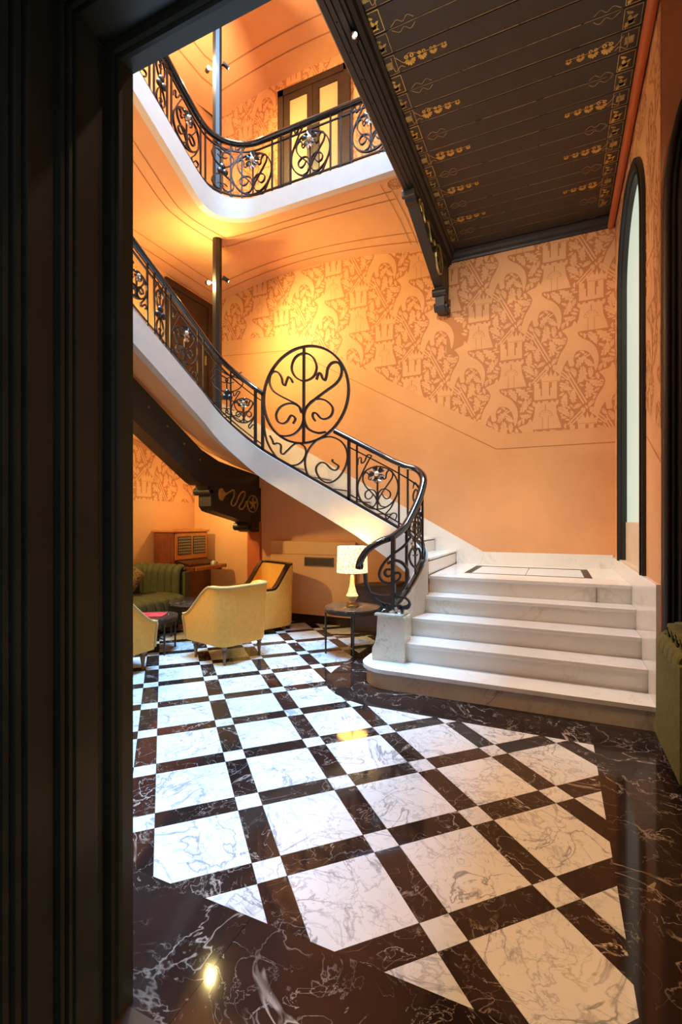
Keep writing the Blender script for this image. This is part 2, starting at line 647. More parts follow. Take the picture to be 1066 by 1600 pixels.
slab([cp[0], (-1.35, 3.9)] + [(-1.42, 3.86)] + [cp[2], cp[1]])
slab([cp[2], (-1.42, 3.86), (-1.50, 4.0), cp[4], cp[3]])
slab([cp[4], (-1.50, 4.0), (-1.50, 4.12), cp[6], cp[5]])
for a, b2 in ((4.12, 4.70), (4.70, 5.30), (5.30, 5.90)):
    slab([(-1.92, a), (-1.35, a), (-1.35, b2), (-1.92, b2)])
for a, b2 in ((-5.25, -4.2), (-4.2, -3.1), (-3.1, -1.92)):
    slab([(a, 5.80), (b2, 5.80), (b2, 5.92), (a, 5.92)])
for a, b2 in ((1.41, 2.9), (2.9, 4.4), (4.4, 5.8)):
    slab([(-5.25, a), (-5.12, a), (-5.12, b2), (-5.25, b2)])

# ------------------------------------------------------------------ walls
wb = struct(mk('wall_back', MB().box(-5.45, 0.9, YB, YB + 0.2, 0, TOP), 'plaster'), 'orange stair wall with figured wallpaper above a plain dado')
wl = struct(mk('wall_left', MB().box(XL - 0.2, XL, 0.6, YB, 0, TOP), 'plaster'), 'orange plaster wall at the far side of the lounge')
low = MB()
low.prism([(XL, 0), (-1.25, 0), (-1.25, .80), (-3.3, 1.95), (-3.75, 2.35), (-4.0, 2.5), (XL, 2.6)], YLOW, YLOW + 0.10, 'y')
wlow = struct(mk('wall_alcove', low, 'plaster'), 'orange wall below the stair flight, behind the armchairs')
# pilaster below the steel bracket
pil = MB().box(-4.20, -3.98, YLOW - 0.05, YLOW, 0, 1.40)
struct(mk('trim_1', pil, 'pipe'), 'narrow terracotta pilaster below the gilded bracket')
# window wall with an arched opening
WYC, WHW, WZ0, WZS = 5.075, 0.795, 0.99, 3.795
IW = 0.705      # half width of the clear opening
wr = MB()
y0, y1 = 3.72, YB
wr.box(XR, XR + 0.32, y0, WYC - IW, 0, ZC + 0.2)
wr.box(XR, XR + 0.32, WYC + IW, y1, 0, ZC + 0.2)
wr.box(XR, XR + 0.32, WYC - IW, WYC + IW, 0, WZ0)
hd = arc(WYC, WZS, IW, PI, 0, 24)
wr.prism([(WYC - IW, ZC + 0.2)] + hd + [(WYC + IW, ZC + 0.2)], XR, XR + 0.32, 'x')
wright = struct(mk('wall_right', wr, 'plaster'), 'orange wall beside the steps, pierced by a tall arched window')
# front-facing return wall right of the steps
wret = struct(mk('wall_return', MB().box(XR + 0.32, 2.7, 3.72, 3.92, 0, ZC + 0.2), 'plaster'), 'orange wall behind the olive sofa beside the steps')
struct(mk('wall_side', MB().box(2.6, 2.8, 0.5, 3.92, 0, ZC + 0.2), 'plaster'), 'plain orange side wall of the hall')
# front wall with the doorway the picture is taken through
DX0, DX1, DZ = -1.14, 0.62, 2.735
wf = MB()
wf.box(-5.45, DX0 - 0.02, 0.62, YF, 0, TOP)
wf.box(DX1 + 0.02, 2.8, 0.62, YF, 0, TOP)
wf.box(DX0 - 0.02, DX1 + 0.02, 0.62, YF, DZ + 0.02, TOP)
struct(mk('wall_front', wf, 'plaster'), 'orange wall around the dark panelled doorway')
# roof above the stair well with its roof light opening
rf = MB()
rf.box(-5.45, -3.7, 0.6, YB + 0.2, TOP, TOP + 0.15)
rf.box(-1.3, 0.9, 0.6, YB + 0.2, TOP, TOP + 0.15)
rf.box(-3.7, -1.3, 0.6, 1.2, TOP, TOP + 0.15)
rf.box(-3.7, -1.3, 4.75, YB + 0.2, TOP, TOP + 0.15)
rf.box(-3.7, -1.3, 1.2, 4.75, TOP + 0.1, TOP + 0.15)
struct(mk('ceiling_roof', rf, 'plaster'), 'plaster ceiling over the stair well around its roof light')
# wall closing the upper floor above the ceiling beam
up = MB().box(-1.30, -1.20, YF, YB, ZC + 0.25, TOP)
struct(mk('wall_upper', up, 'plaster'), 'upper wall over the ceiling beam along the stair well')

# doorway casing near the camera: deep reveal with beads and flat fillets
prof = [(0.40, 0.0), (0.50, 0.0), (0.51, 0.018), (0.525, 0.018), (0.535, 0.0), (0.548, 0.018), (0.562, 0.018), (0.572, 0.0), (0.585, 0.018), (0.60, 0.018), (0.61, 0.0),
        (0.645, 0.0), (0.652, 0.014), (0.662, 0.016), (0.672, 0.003), (0.680, 0.014), (0.690, 0.016), (0.700, 0.003), (0.708, 0.014), (0.716, 0.014), (0.724, -0.004),
        (0.786, -0.004), (0.790, 0.012), (0.799, 0.014), (0.807, 0.002), (0.813, 0.012), (0.821, 0.013), (0.828, 0.002), (0.834, 0.010), (0.840, 0.0),
        (0.905, 0.0), (0.912, -0.012), (0.935, -0.012), (0.940, 0.010), (0.948, 0.014), (0.955, 0.006), (0.962, 0.014), (0.972, 0.016), (0.978, 0.004), (1.0, 0.004), (1.02, 0.004)]


def casing_side(x, sgn):
    mb = MB()
    poly = [(x + sgn * p[1], p[0]) for p in prof] + [(x - sgn * 0.09, 1.02), (x - sgn * 0.09, 1.035), (x - sgn * 0.16, 1.035), (x - sgn * 0.16, 0.40)]
    return mb.prism(poly, 0.0, DZ, 'z')


dc = struct(thing('trim_2', None, None, (DX0, YF, 0)), 'dark green-black moulded doorway casing framing the view')
del_keys = [k for k in dc.keys() if k == 'category']
mk('jamb', casing_side(DX0, 1), 'jamb', dc)
mk('jamb', casing_side(DX1, -1), 'jamb', dc)
poly = [(p[0], DZ - p[1]) for p in prof] + [(1.02, DZ + 0.09), (1.035, DZ + 0.09), (1.035, DZ + 0.16), (0.40, DZ + 0.16)]
mk('lintel', MB().prism(poly, DX0 - 0.16, DX1 + 0.16, 'x'), 'jamb', dc)
mk('threshold', MB().box(DX0, DX1, 0.40, 1.0, 0.0, 0.006), 'door_wood', dc)

# ------------------------------------------------------------------ wallpaper: woodblock print of castles, deer, crowns and foliage
LA, LB = Vector((0.40, -0.55)), Vector((1.30, 0.04))


def castle():
    W, Hh = 0.36, 0.66
    o = [(-.5, 0), (.5, 0), (.44, .10), (.36, .24), (.33, .44), (.37, .47), (.37, .55), (.30, .55), (.30, .52), (.24, .52), (.24, .55)]
    o = [(-.5, 0), (.5, 0), (.45, .10), (.36, .26), (.33, .42), (.41, .45), (.41, .52), (.33, .52), (.33, .49), (.25, .49), (.25, .52), (.17, .52), (.17, .49), (.09, .49), (.09, .52), (.0, .52)]
    body = [(x * W, z * Hh) for x, z in o] + [(-x * W, z * Hh) for x, z in o[::-1][:-0 or None] if x > 0][0:0]
    right = [(x * W, z * Hh) for x, z in o if x >= 0]
    left = [(-x, z) for x, z in right[::-1] if x > 0]
    base = right + left
    t_ = [(.36, .55), (.36, .90), (.27, .90), (.27, .86), (.20, .86), (.20, .76), (.15, .76), (.15, .62), (.11, .62), (.11, .94), (.06, .94), (.06, 1.0), (0, 1.0)]
    right = [(x * W, z * Hh) for x, z in t_]
    left = [(-x, z) for x, z in right[::-1] if x > 0]
    tower = right + left
    det = []
    for k in range(5):
        a0, a1 = PI * (k + 0.12) / 5, PI * (k + 0.88) / 5
        det.append([(math.cos(a0) * .045, .155 + math.sin(a0) * .045), (math.cos(a0) * .075, .155 + math.sin(a0) * .075), (math.cos(a1) * .075, .155 + math.sin(a1) * .075), (math.cos(a1) * .045, .155 + math.sin(a1) * .045)])
    # outlines of door and fan, drawn as narrow bars
    bars = [[(-.036, 0), (-.031, 0), (-.031, .155), (-.036, .155)], [(.031, 0), (.036, 0), (.036, .155), (.031, .155)], [(-.005, .24), (.005, .24), (.005, .30), (-.005, .30)]]
    ring = [(math.cos(PI * k / 10) * .079, .157 + math.sin(PI * k / 10) * .079) for k in range(11)] + [(math.cos(PI * k / 10) * .075, .157 + math.sin(PI * k / 10) * .075) for k in range(10, -1, -1)]
    spokes = []
    for k in range(7):
        a = PI * k / 6
        n = Vector((-math.sin(a), math.cos(a))) * 0.0022
        p, q = Vector((math.cos(a), math.sin(a))) * .045, Vector((math.cos(a), math.sin(a))) * .077
        spokes.append([(p.x + n.x, .157 + p.y + n.y), (q.x + n.x, .157 + q.y + n.y), (q.x - n.x, .157 + q.y - n.y), (p.x - n.x, .157 + p.y - n.y)])
    return [base, tower], bars + spokes + [ring]


DEER = [(-.24, -.20), (-.20, -.02), (-.13, .10), (-.10, .20), (-.14, .28), (-.17, .31), (-.11, .34), (-.05, .36), (-.02, .42), (.01, .37), (.03, .30), (.02, .24), (.07, .18), (.16, .12), (.23, .03), (.26, -.08), (.25, -.20), (.22, -.26), (.20, -.12), (.15, -.02), (.08, .02), (.0, .01), (-.03, -.08), (-.02, -.16), (-.08, -.17), (-.10, -.08), (-.14, -.14), (-.18, -.24)]
CROWN = [(-.10, 0), (.10, 0), (.12, .10), (.075, .06), (.05, .13), (.02, .07), (0, .15), (-.02, .07), (-.05, .13), (-.075, .06), (-.12, .10)]


def leaf(L, bend, lobes, rnd):
    """lobed acanthus leaf along +x"""
    n = 9
    up_, dn = [], []
    for k in range(n + 1):
        u = k / n
        w = L * 0.27 * math.sin(PI * min(1, u * 0.96 + 0.04)) ** 0.75 * (1 - 0.35 * u)
        w *= 1 + 0.38 * (1 if k % 2 else -1) * (1 if 0 < k < n else 0) * lobes
        yb = bend * L * math.sin(PI * u * 0.8)
        up_.append((L * u, yb + w))
        dn.append((L * u - L * 0.05 * (k % 2), yb - w * 0.85))
    return up_ + dn[::-1][1:-1]


def rot2(poly, a, cx, cy, fx=1):
    c_, s_ = math.cos(a), math.sin(a)
    return [(cx + fx * p[0] * c_ - p[1] * s_, cy + fx * p[0] * s_ + p[1] * c_) for p in poly]


def make_cell():
    rnd = random.Random(11)
    light_, dark_ = [], []
    cb, cd = castle()
    light_ += cb
    dark_ += cd
    light_.append([(p.x, p.y) for p in catmull([(a * .92 + .74, b3 * .92 + .34, 0) for a, b3 in DEER], 3, True)])
    light_.append(rot2(CROWN, 0, 0.46, 0.02, 1))
    dark_.append([(0.46 - .09, .028), (0.46 + .09, .028), (0.46 + .09, .033), (0.46 - .09, .033)])
    for dx in (-.045, .045):
        light_.append([(0.46 + dx + .026 * math.cos(2 * PI * k / 8), .20 + .026 * math.sin(2 * PI * k / 8)) for k in range(8)])
    # double stem bands running diagonally
    for off in (-.016, .016):
        a, b3 = Vector((.22, .70)), Vector((.46, .23))
        for (p, q) in ((a, b3), (Vector((.46, .23)), Vector((.70, .0))), (Vector((.22, -.02)), Vector((.46, .23)))):
            d = (q - p).normalized()
            n = Vector((-d.y, d.x))
            p2, q2 = p + n * off + d * .05, q + n * off - d * .05
            light_.append([tuple(p2 - n * .009), tuple(q2 - n * .009), tuple(q2 + n * .009), tuple(p2 + n * .009)])
    # occupancy raster on the lattice torus
    N1, N2 = 110, 260
    Minv = np.linalg.inv(np.array([[LA.x, LB.x], [LA.y, LB.y]]))
    occ = np.zeros((N1, N2), bool)

    def samples(poly, step=0.007, grow=0.0):
        xs_ = [p[0] for p in poly]; ys_ = [p[1] for p in poly]
        gx, gy = np.meshgrid(np.arange(min(xs_) - grow, max(xs_) + grow, step), np.arange(min(ys_) - grow, max(ys_) + grow, step))
        ins = np.zeros(gx.shape, bool)
        n = len(poly)
        for k in range(n):
            x1, y1_, x2, y2 = *poly[k], *poly[(k + 1) % n]
            if y1_ == y2:
                continue
            cond = ((y1_ > gy) != (y2 > gy)) & (gx < (x2 - x1) * (gy - y1_) / (y2 - y1_) + x1)
            ins ^= cond
        return gx[ins], gy[ins]

    def idx(x, y):
        uv = Minv @ np.stack([x, y])
        uv -= np.floor(uv)
        return (uv[0] * N1).astype(int) % N1, (uv[1] * N2).astype(int) % N2

    for p in light_:
        a, b3 = idx(*samples(p))
        for da in (-1, 0, 1):
            for db in (-1, 0, 1):
                occ[(a + da) % N1, (b3 + db) % N2] = True
    for (L, tries) in ((.20, 500), (.15, 700), (.11, 900), (.08, 1100), (.055, 1500)):
        for _ in range(tries):
            u, w = rnd.random(), rnd.random()
            c_ = LA * u + LB * w
            p = rot2(leaf(L * rnd.uniform(.85, 1.15), rnd.uniform(-.25, .25), rnd.uniform(.5, 1), rnd), rnd.uniform(0, 2 * PI), c_.x, c_.y)
            sx, sy = samples(p)
            if len(sx) == 0:
                continue
            a, b3 = idx(sx, sy)
            if occ[a, b3].mean() > 0.02:
                continue
            for da in (-1, 0, 1):
                occ[(a + da) % N1, b3] = True
                occ[a, (b3 + da) % N2] = True
            light_.append(p)
            # midrib
            if L > .1:
                m0 = Vector(p[0]) * .5 + Vector(p[-1]) * .5
                m1 = Vector(p[7])
                d = (m1 - m0) * .75
                n = Vector((-d.y, d.x)).normalized() * .003
                dark_.append([tuple(m0 - n), tuple(m0 + d), tuple(m0 + n)])
    return light_, dark_


CELL = make_cell()


def wallpaper(parent, regions, to3, origin, n):
    """regions: convex ccw polygons in wall coordinates; to3(u,v,off) gives the world point"""
    g, li, da = MB(), MB(), MB()
    jit = 0
    for reg in regions:
        g.add([to3(p[0], p[1], 0.0012) for p in reg], [tuple(range(len(reg)))])
        pl = planes_of(reg)
        us = [p[0] for p in reg]; vs_ = [p[1] for p in reg]
        for i in range(-30, 31):
            for j in range(-30, 31):
                o = Vector(origin) + LA * i + LB * j
                if not (min(us) - 1.2 < o.x < max(us) + .8 and min(vs_) - .9 < o.y < max(vs_) + .6):
                    continue
                for lay, mb, off in ((CELL[0], li, .0022), (CELL[1], da, .0034)):
                    for p in lay:
                        q = [(a + o.x, b3 + o.y) for a, b3 in p]
                        if max(a for a, _ in q) < min(us) or min(a for a, _ in q) > max(us) or max(b3 for _, b3 in q) < min(vs_) or min(b3 for _, b3 in q) > max(vs_):
                            continue
                        q = clip(q, pl)
                        if len(q) > 2:
                            jit += 1
                            mb.add([to3(a, b3, off + (jit % 151) * 0.000005) for a, b3 in q], [tuple(range(len(q)))])
    def one(nm, mb, mat):
        me = bpy.data.meshes.new(nm)
        me.from_pydata([tuple(Vector(p) - wloc(parent)) for p in mb.v], [], mb.f)
        me.materials.append(M[mat])
        o = bpy.data.objects.new(nm, me)
        COL.objects.link(o)
        o.parent = parent
        return o
    a = one('wallpaper_ground', g, 'paper_dark')
    b3 = one('wallpaper_figures', li, 'paper_light')
    c_ = one('wallpaper_outlines', da, 'paper_dark')
    for o in (b3, c_):
        o['kind'] = 'stuff'


def back3(u, v, off): return (u, YB - off, v)
def left3(u, v, off): return (XL + off, u, v)
def right3(u, v, off): return (XR - off, -u, v)


# the dado rises with the stair
wallpaper(wb, [[(-0.60, 2.52), (XR, 2.52), (XR, ZC - 0.05), (-1.34, ZC - 0.05), (-1.34, 2.934)],
               [(-1.34, 2.934), (-1.34, 5.16), (-3.3, 5.40), (-3.75, 5.40), (-3.75, 4.30)],
               [(-5.25, 4.42), (-3.75, 4.30), (-3.75, 5.40), (-5.25, 5.30)]], back3, (-0.52, 3.10), (0, -1, 0))
wallpaper(wb, [[(-5.25, 6.6), (-1.3, 6.6), (-1.3, 8.6), (-5.25, 8.6)]], back3, (-0.3, 6.8), (0, -1, 0))
wallpaper(wl, [[(3.0, 1.70), (YLOW, 1.70), (YLOW, 3.0), (3.0, 3.3)]], left3, (3.2, 1.9), (1, 0, 0))
wallpaper(wright, [[(-WYC + WHW, 2.27), (-3.72, 2.02), (-3.72, ZC), (-WYC + WHW, ZC)], [(-YB, 2.5), (-WYC - WHW, 2.5), (-WYC - WHW, ZC), (-YB, ZC)],
                   [(-WYC - WHW, 4.55), (-WYC + WHW, 4.55), (-WYC + WHW, ZC), (-WYC - WHW, ZC)]], right3, (-4.1, 3.0), (-1, 0, 0))


def strip(mb, p, q, wd, to3, off=0.002):
    d = (Vector(q) - Vector(p)).normalized()
    n = Vector((-d.y, d.x)) * wd / 2
    p, q = Vector(p), Vector(q)
    mb.add([to3(*(p - n), off), to3(*(q - n), off), to3(*(q + n), off), to3(*(p + n), off)], [(0, 1, 2, 3)])


lines = MB()
for a, b2 in (((0.63, 2.335), (-0.70, 2.335)), ((-0.70, 2.335), (-3.75, 4.06)), ((-3.75, 4.06), (-5.25, 4.17))):
    strip(lines, a, b2, 0.009, back3)
mk('dado_line', lines, 'paint_line', wb)
lines = MB()
strip(lines, (-4.28, 2.07), (-3.72, 1.80), 0.008, right3)
mk('dado_line', lines, 'paint_line', wright)
# a rising joint of the plaster field above the steps
# ------------------------------------------------------------------ dark painted ceiling of the hall
ce = struct(thing('ceiling', None, None, (-0.35, 3.6, ZC)), 'black boarded ceiling with gold stencilled borders')
mk('backing', MB().box(-1.30, 2.7, YF, YB, ZC + 0.02, ZC + 0.22), 'black_ceiling', ce)
PITCH = 0.1767
yb0 = 3.52 - PITCH / 2
k0 = -14
bd = None
for k in range(k0, 17):
    ya = yb0 + k * PITCH
    if ya < YF - 0.02 or ya + PITCH > YB + 0.02:
        continue
    if bd is None:
        mb = MB().box(-1.28, 2.6, -PITCH / 2 + 0.0025, PITCH / 2 - 0.0025, 0, 0.02, 0.003)
        bd = mk('board', mb, 'black_ceiling', ce, local=True)
        bd.location = Vector((0, ya + PITCH / 2, ZC)) - wloc(ce)
    else:
        o = bd.copy(); COL.objects.link(o)
        o.location = Vector((0, ya + PITCH / 2, ZC)) - wloc(ce)
zl = ZC - 0.0012
for k in range(-10, 17):
    ya = yb0 + k * PITCH
    mb = MB()
    dbl = (k % 3 != 2)
    for off in ((-.010,) if dbl else (.0,)):
        x = -1.10
        while x < 0.42:
            seg = random.uniform(.2, .5)
            wd = random.uniform(.0012, .0026)
            mb.add([(x, ya + off - wd, zl), (min(x + seg, .42), ya + off - wd, zl), (min(x + seg, .42), ya + off + wd, zl), (x, ya + off + wd, zl)], [(3, 2, 1, 0)])
            x += seg + random.choice((0, 0, .02, .06))
    mk('gold_line', mb, 'gold_dim', ce)


def palmette(mb, x, y, s, dirx):
    """fan of petals pointing along +y with two curls below"""
    for k in range(7):
        a = PI / 2 + (k - 3) * 0.42
        L = s * (1.0 - 0.07 * abs(k - 3))
        c_, s_ = math.cos(a), math.sin(a)
        pts = [(0.18, 0), (0.5, .10), (.85, .15), (1.0, 0), (.85, -.15), (.5, -.10)]
        mb.add([(x + (p * c_ - q * s_) * L, y + (p * s_ + q * c_) * L, zl) for p, q in pts], [tuple(range(6))])
    for sg in (-1, 1):
        pts = [(x + sg * s * .35 + s * .28 * math.cos(a), y - s * .35 + s * .28 * math.sin(a)) for a in [2 * PI * q / 9 for q in range(9)]]
        inn = [(x + sg * s * .35 + s * .12 * math.cos(a), y - s * .35 + s * .12 * math.sin(a)) for a in [2 * PI * q / 9 for q in range(9)]]
        mb.add([(*p, zl) for p in pts + inn], [(q, (q + 1) % 9, 9 + (q + 1) % 9, 9 + q) for q in range(9)])


def flatcurve(mb, pts, w):
    pts = catmull([(p[0], p[1], zl) for p in pts], 5)
    for a, b3 in zip(pts[:-1], pts[1:]):
        d = (b3 - a)
        if d.length < 1e-6:
            continue
        n = Vector((-d.y, d.x, 0)).normalized() * w / 2
        mb.add([a - n, b3 - n, b3 + n, a + n], [(0, 1, 2, 3)])


for r_ in range(-3, 5):
    yc = 3.52 + r_ * 3 * PITCH + 0.0
    for side in (-1, 1):
        mb = MB()
        base = -1.02 if side < 0 else 0.35
        for q, (dx, s) in enumerate(((0, .060), (.095, .050), (.180, .040), (.262, .030))):
            x = base - side * dx
            palmette(mb, x, yc, s, -side)
        flatcurve(mb, [(base + side * .10, yc - .05), (base + side * .04, yc + .02), (base, yc - .045), (base - side * .10, yc - .01), (base - side * .25, yc - .012)], .004)
        flatcurve(mb, [(base + side * .13, yc - .06), (base + side * .13, yc + .06), (base + side * .08, yc + .03), (base + side * .05, yc + .05)], .004)
        mk('palmette_stencil', mb, 'gold', ce)
        # scroll ends on the joint between the two plain boards
        mb = MB()
        yj = yc + 1.5 * PITCH
        for sg in (-1, 1):
            b0 = base + side * .06
            flatcurve(mb, [(b0, yj + sg * .012), (b0 - side * .05, yj + sg * .045), (b0 - side * .09, yj + sg * .02), (b0 - side * .13, yj + sg * .05), (b0 - side * .17, yj + sg * .02)], .005)
        mk('scroll_stencil', mb, 'gold_dim', ce)
        # border panels with leaves
        for q in range(3):
            mb = MB()
            ya = yc - PITCH / 2 + q * PITCH + .012
            yb_ = ya + PITCH - .024
            xa, xb = (-1.235, -1.125) if side < 0 else (0.435, 0.545)
            for (p, s2) in (((xa, ya), (xb, ya)), ((xb, ya), (xb, yb_)), ((xb, yb_), (xa, yb_)), ((xa, yb_), (xa, ya))):
                flatcurve(mb, [p, ((p[0] + s2[0]) / 2, (p[1] + s2[1]) / 2), s2], .005)
            xm, ym = (xa + xb) / 2, (ya + yb_) / 2
            if q == 0:
                mb.add([(xm - .03, ym - .03, zl), (xm + .03, ym - .03, zl), (xm + .03, ym + .03, zl), (xm - .03, ym + .03, zl)], [(0, 1, 2, 3)])
            else:
                for sg in (-1, 1):
                    lf = rot2(leaf(.085, .25, .8, random), .9 * sg + (PI if sg < 0 else 0), xm - .02 * sg, ym - .02 * sg)
                    mb.add([(*p, zl) for p in lf], [tuple(range(len(lf)))])
                    lf = rot2(leaf(.05, -.2, .6, random), -.7 * sg + (PI if sg < 0 else 0), xm + .0 * sg, ym + .03 * sg)
                    mb.add([(*p, zl) for p in lf], [tuple(range(len(lf)))])
            mk('border_stencil', mb, 'gold_dim' if q != 1 else 'gold', ce)
# mouldings of the ceiling: along the stair wall and along the beam
mp = [(0, 0), (.11, 0), (.11, -.02), (.085, -.03), (.07, -.06), (.035, -.075), (.03, -.10), (0, -.10)]
mk('back_moulding', MB().prism([(YB - a, ZC + b2) for a, b2 in mp], -1.28, XR, 'x'), 'black_paint', ce)
mk('beam_moulding', MB().prism([(-1.295 + a * .8, ZC + b2 * 1.2) for a, b2 in mp], YF, YB, 'y'), 'black_paint', ce)
mk('wall_moulding', MB().prism([(XR - a * .55, ZC + b2 * .4) for a, b2 in mp], YF, YB, 'y'), 'black_paint', ce)
# terracotta pipe-like cornice along the window wall
struct(mk('trim_3', MB().tube([(XR - .045, YF, ZC - .085), (XR - .045, 3.0, ZC - .085), (XR - .045, YB - .02, ZC - .085)], .036, 12), 'pipe', smooth=60), 'terracotta round cornice rod below the black ceiling')
# ceiling beam along the open well
bt = thing('ceiling_beam', 'long black ceiling beam between the boarded ceiling and the open stair well', 'beam', (-1.38, 3.6, ZC))
bp = [(-1.43, ZC + .42), (-1.43, ZC - .10), (-1.425, ZC - .155), (-1.41, ZC - .175), (-1.37, ZC - .175), (-1.365, ZC - .165), (-1.335, ZC - .165), (-1.33, ZC - .15), (-1.295, ZC - .14), (-1.29, ZC + .42)]
mk('beam_body', MB().prism(bp, YF, YB, 'y'), 'black_paint', bt)
for k in range(22):
    yv = 1.3 + k * .23
    mk('rivet', MB().lathe([(.006, 0), (.006, -.004), (.003, -.007)], 8, (-1.352, yv, ZC - .165)), 'black_paint', bt)
# small spotlight clipped to the beam
sp = thing('spotlight', 'small brass-ended spotlight clipped to the ceiling beam', 'spotlight', (-1.27, 3.05, ZC - .16))
mk('lamp_body', MB().tube([(-1.285, 3.10, ZC - .13), (-1.275, 3.03, ZC - .17)], .022, 12), 'black_paint', sp, smooth=50)
mk('lens', MB().tube([(-1.275, 3.03, ZC - .17), (-1.274, 3.022, ZC - .175)], .016, 12), 'cap', sp)


# ------------------------------------------------------------------ carved brackets
def bracket(name, label, x0, x1, pts, yfront, ztop, gold_pts, wave, ring, feet, parent_loc):
    t_ = thing(name, label, 'bracket', parent_loc)
    mk('console', MB().prism(pts, x0, x1, 'x'), 'black_paint', t_)
    for (yy, zz, rr) in feet:
        mb = MB()
        for k in range(2):
            mb.tube([(x0 - .03, yy, zz), (x1 + .03, yy, zz)], rr, 14, norms=(0, 0, 1))
            rr *= .55; zz -= .0
        mk('scroll_foot', mb, 'black_paint', t_, smooth=40)
    xs_ = x1 + .006
    mb = MB()
    for g in gold_pts:
        mb.add([(xs_ + .006, *p) for p in g] + [(x1 - .002, *p) for p in g], [tuple(range(len(g)))] + [(i, (i + 1) % len(g), len(g) + (i + 1) % len(g), len(g) + i) for i in range(len(g))])
    if gold_pts:
        mk('gilded_leaf', mb, 'gold', t_)
    mk('gilded_scroll', MB().sweep(catmull([(xs_, *p) for p in wave], 6), (1, 0, 0), .018, .022), 'gold', t_)
    cy_, cz_, r2 = ring
    mk('gilded_ring', MB().sweep([(xs_, cy_ + r2 * math.cos(a), cz_ + r2 * .95 * math.sin(a)) for a in [2 * PI * q / 22 for q in range(22)]], (1, 0, 0), .016, .022, True), 'gold_dim', t_)
    fl_ = MB()
    for q in range(5):
        a = 2 * PI * q / 5
        lf = rot2(leaf(r2 * .8, .2, .8, random), a, cy_, cz_)
        fl_.add([(xs_ + .008, *p) for p in lf], [tuple(range(len(lf)))])
    mk('gilded_flower', fl_, 'gold', t_)
    return t_


def P7(x, y):
    q = onx(195 + x * 235 / 1066, 600 + y * 235 / 1066, -3.985)
    return (q.y, q.z)


bracket('wall_bracket', 'black console bracket with gilded snake scroll under the stair beam', -4.19, -3.99,
        [(4.74, 1.86), (4.74, 1.80), (4.80, 1.77), (4.80, 1.60), (4.86, 1.54), (4.95, 1.52), (5.55, 1.40), (5.60, 1.36), (5.62, 1.27), (5.70, 1.25), (YLOW, 1.25), (YLOW, 1.90)], 4.7, 1.9,
        [[P7(*p) for p in ((668, 745), (690, 738), (706, 768), (735, 770), (712, 790), (690, 828), (670, 815), (664, 780))]],
        [P7(*p) for p in ((712, 785), (740, 765), (768, 752), (772, 790), (752, 840), (764, 864), (786, 845), (808, 790), (838, 762), (850, 780), (830, 830), (808, 870), (824, 888), (846, 868), (860, 830))],
        (*P7(905, 850), 0.125), [(4.78, 1.785, .05), (5.60, 1.33, .055)], (-4.09, YLOW, 1.25))


def bz(u): return (4.80 + 1.3 * u, 4.70 - .34 * u)


wave = []
for k in range(13):
    u = .06 + .55 * k / 12
    p = bz(u)
    wave.append((p[0], p[1] + .05 + .10 * (0.5 + .5 * math.sin(k * 1.25)) + .10 * u))
bracket('ceiling_bracket', 'black console bracket with gilded scroll under the ceiling beam end', -1.43, -1.315,
        [(4.70, ZC - .17), (4.70, ZC - .20), (4.74, ZC - .205), (4.77, 4.72), (4.86, 4.72), (6.06, 4.41), (6.10, 4.34), (6.12, 4.20), (6.18, 4.15), (6.30, 4.15), (YB, 4.17), (YB, ZC - .15), (4.70, ZC - .15)], 4.7, 4.8,
        [[(4.86 + .1 * a, 4.735 + .07 * b2) for a, b2 in ((0, 0), (.6, .2), (1.2, -.2), (1.0, .5), (.5, .9), (0, .6))]],
        wave, (5.80, 4.62, .17), [(6.10, 4.36, .05), (6.22, 4.22, .06)], (-1.37, YB, 4.15))
mk('front_cap', MB().box(-1.44, -1.30, 4.67, 4.71, ZC - .235, ZC - .165, .008), 'black_paint', bpy.data.objects['ceiling_bracket'])
# ------------------------------------------------------------------ plan paths along the inner edge of stair and gallery
class Path:
    def __init__(self, pts):
        self.p = [Vector((a, b2)) for a, b2 in pts]
        self.s = [0.0]
        for a, b2 in zip(self.p[:-1], self.p[1:]):
            self.s.append(self.s[-1] + (b2 - a).length)
        self.len = self.s[-1]

    def at(self, s):
        s = max(0.0, min(self.len, s))
        k = 0
        while k < len(self.s) - 2 and self.s[k + 1] < s:
            k += 1
        u = (s - self.s[k]) / max(1e-9, self.s[k + 1] - self.s[k])
        return self.p[k].lerp(self.p[k + 1], u)

    def tan(self, s):
        d = self.at(s + .02) - self.at(s - .02)
        return d.normalized()

    def nrm(self, s):
        """horizontal normal towards the open well"""
        t_ = self.tan(s)
        return Vector((-t_.y, t_.x, 0))

    def near(self, x=None, y=None):
        best = min(range(0, 2001), key=lambda k: abs((self.at(self.len * k / 2000).x - x) if x is not None else 0) + abs((self.at(self.len * k / 2000).y - y) if y is not None else 0))
        return self.len * best / 2000


def interp(keys, s):
    if s <= keys[0][0]:
        return keys[0][1]
    for (a, za), (b2, zb) in zip(keys[:-1], keys[1:]):
        if s <= b2:
            return za + (zb - za) * (s - a) / (b2 - a)
    return keys[-1][1]


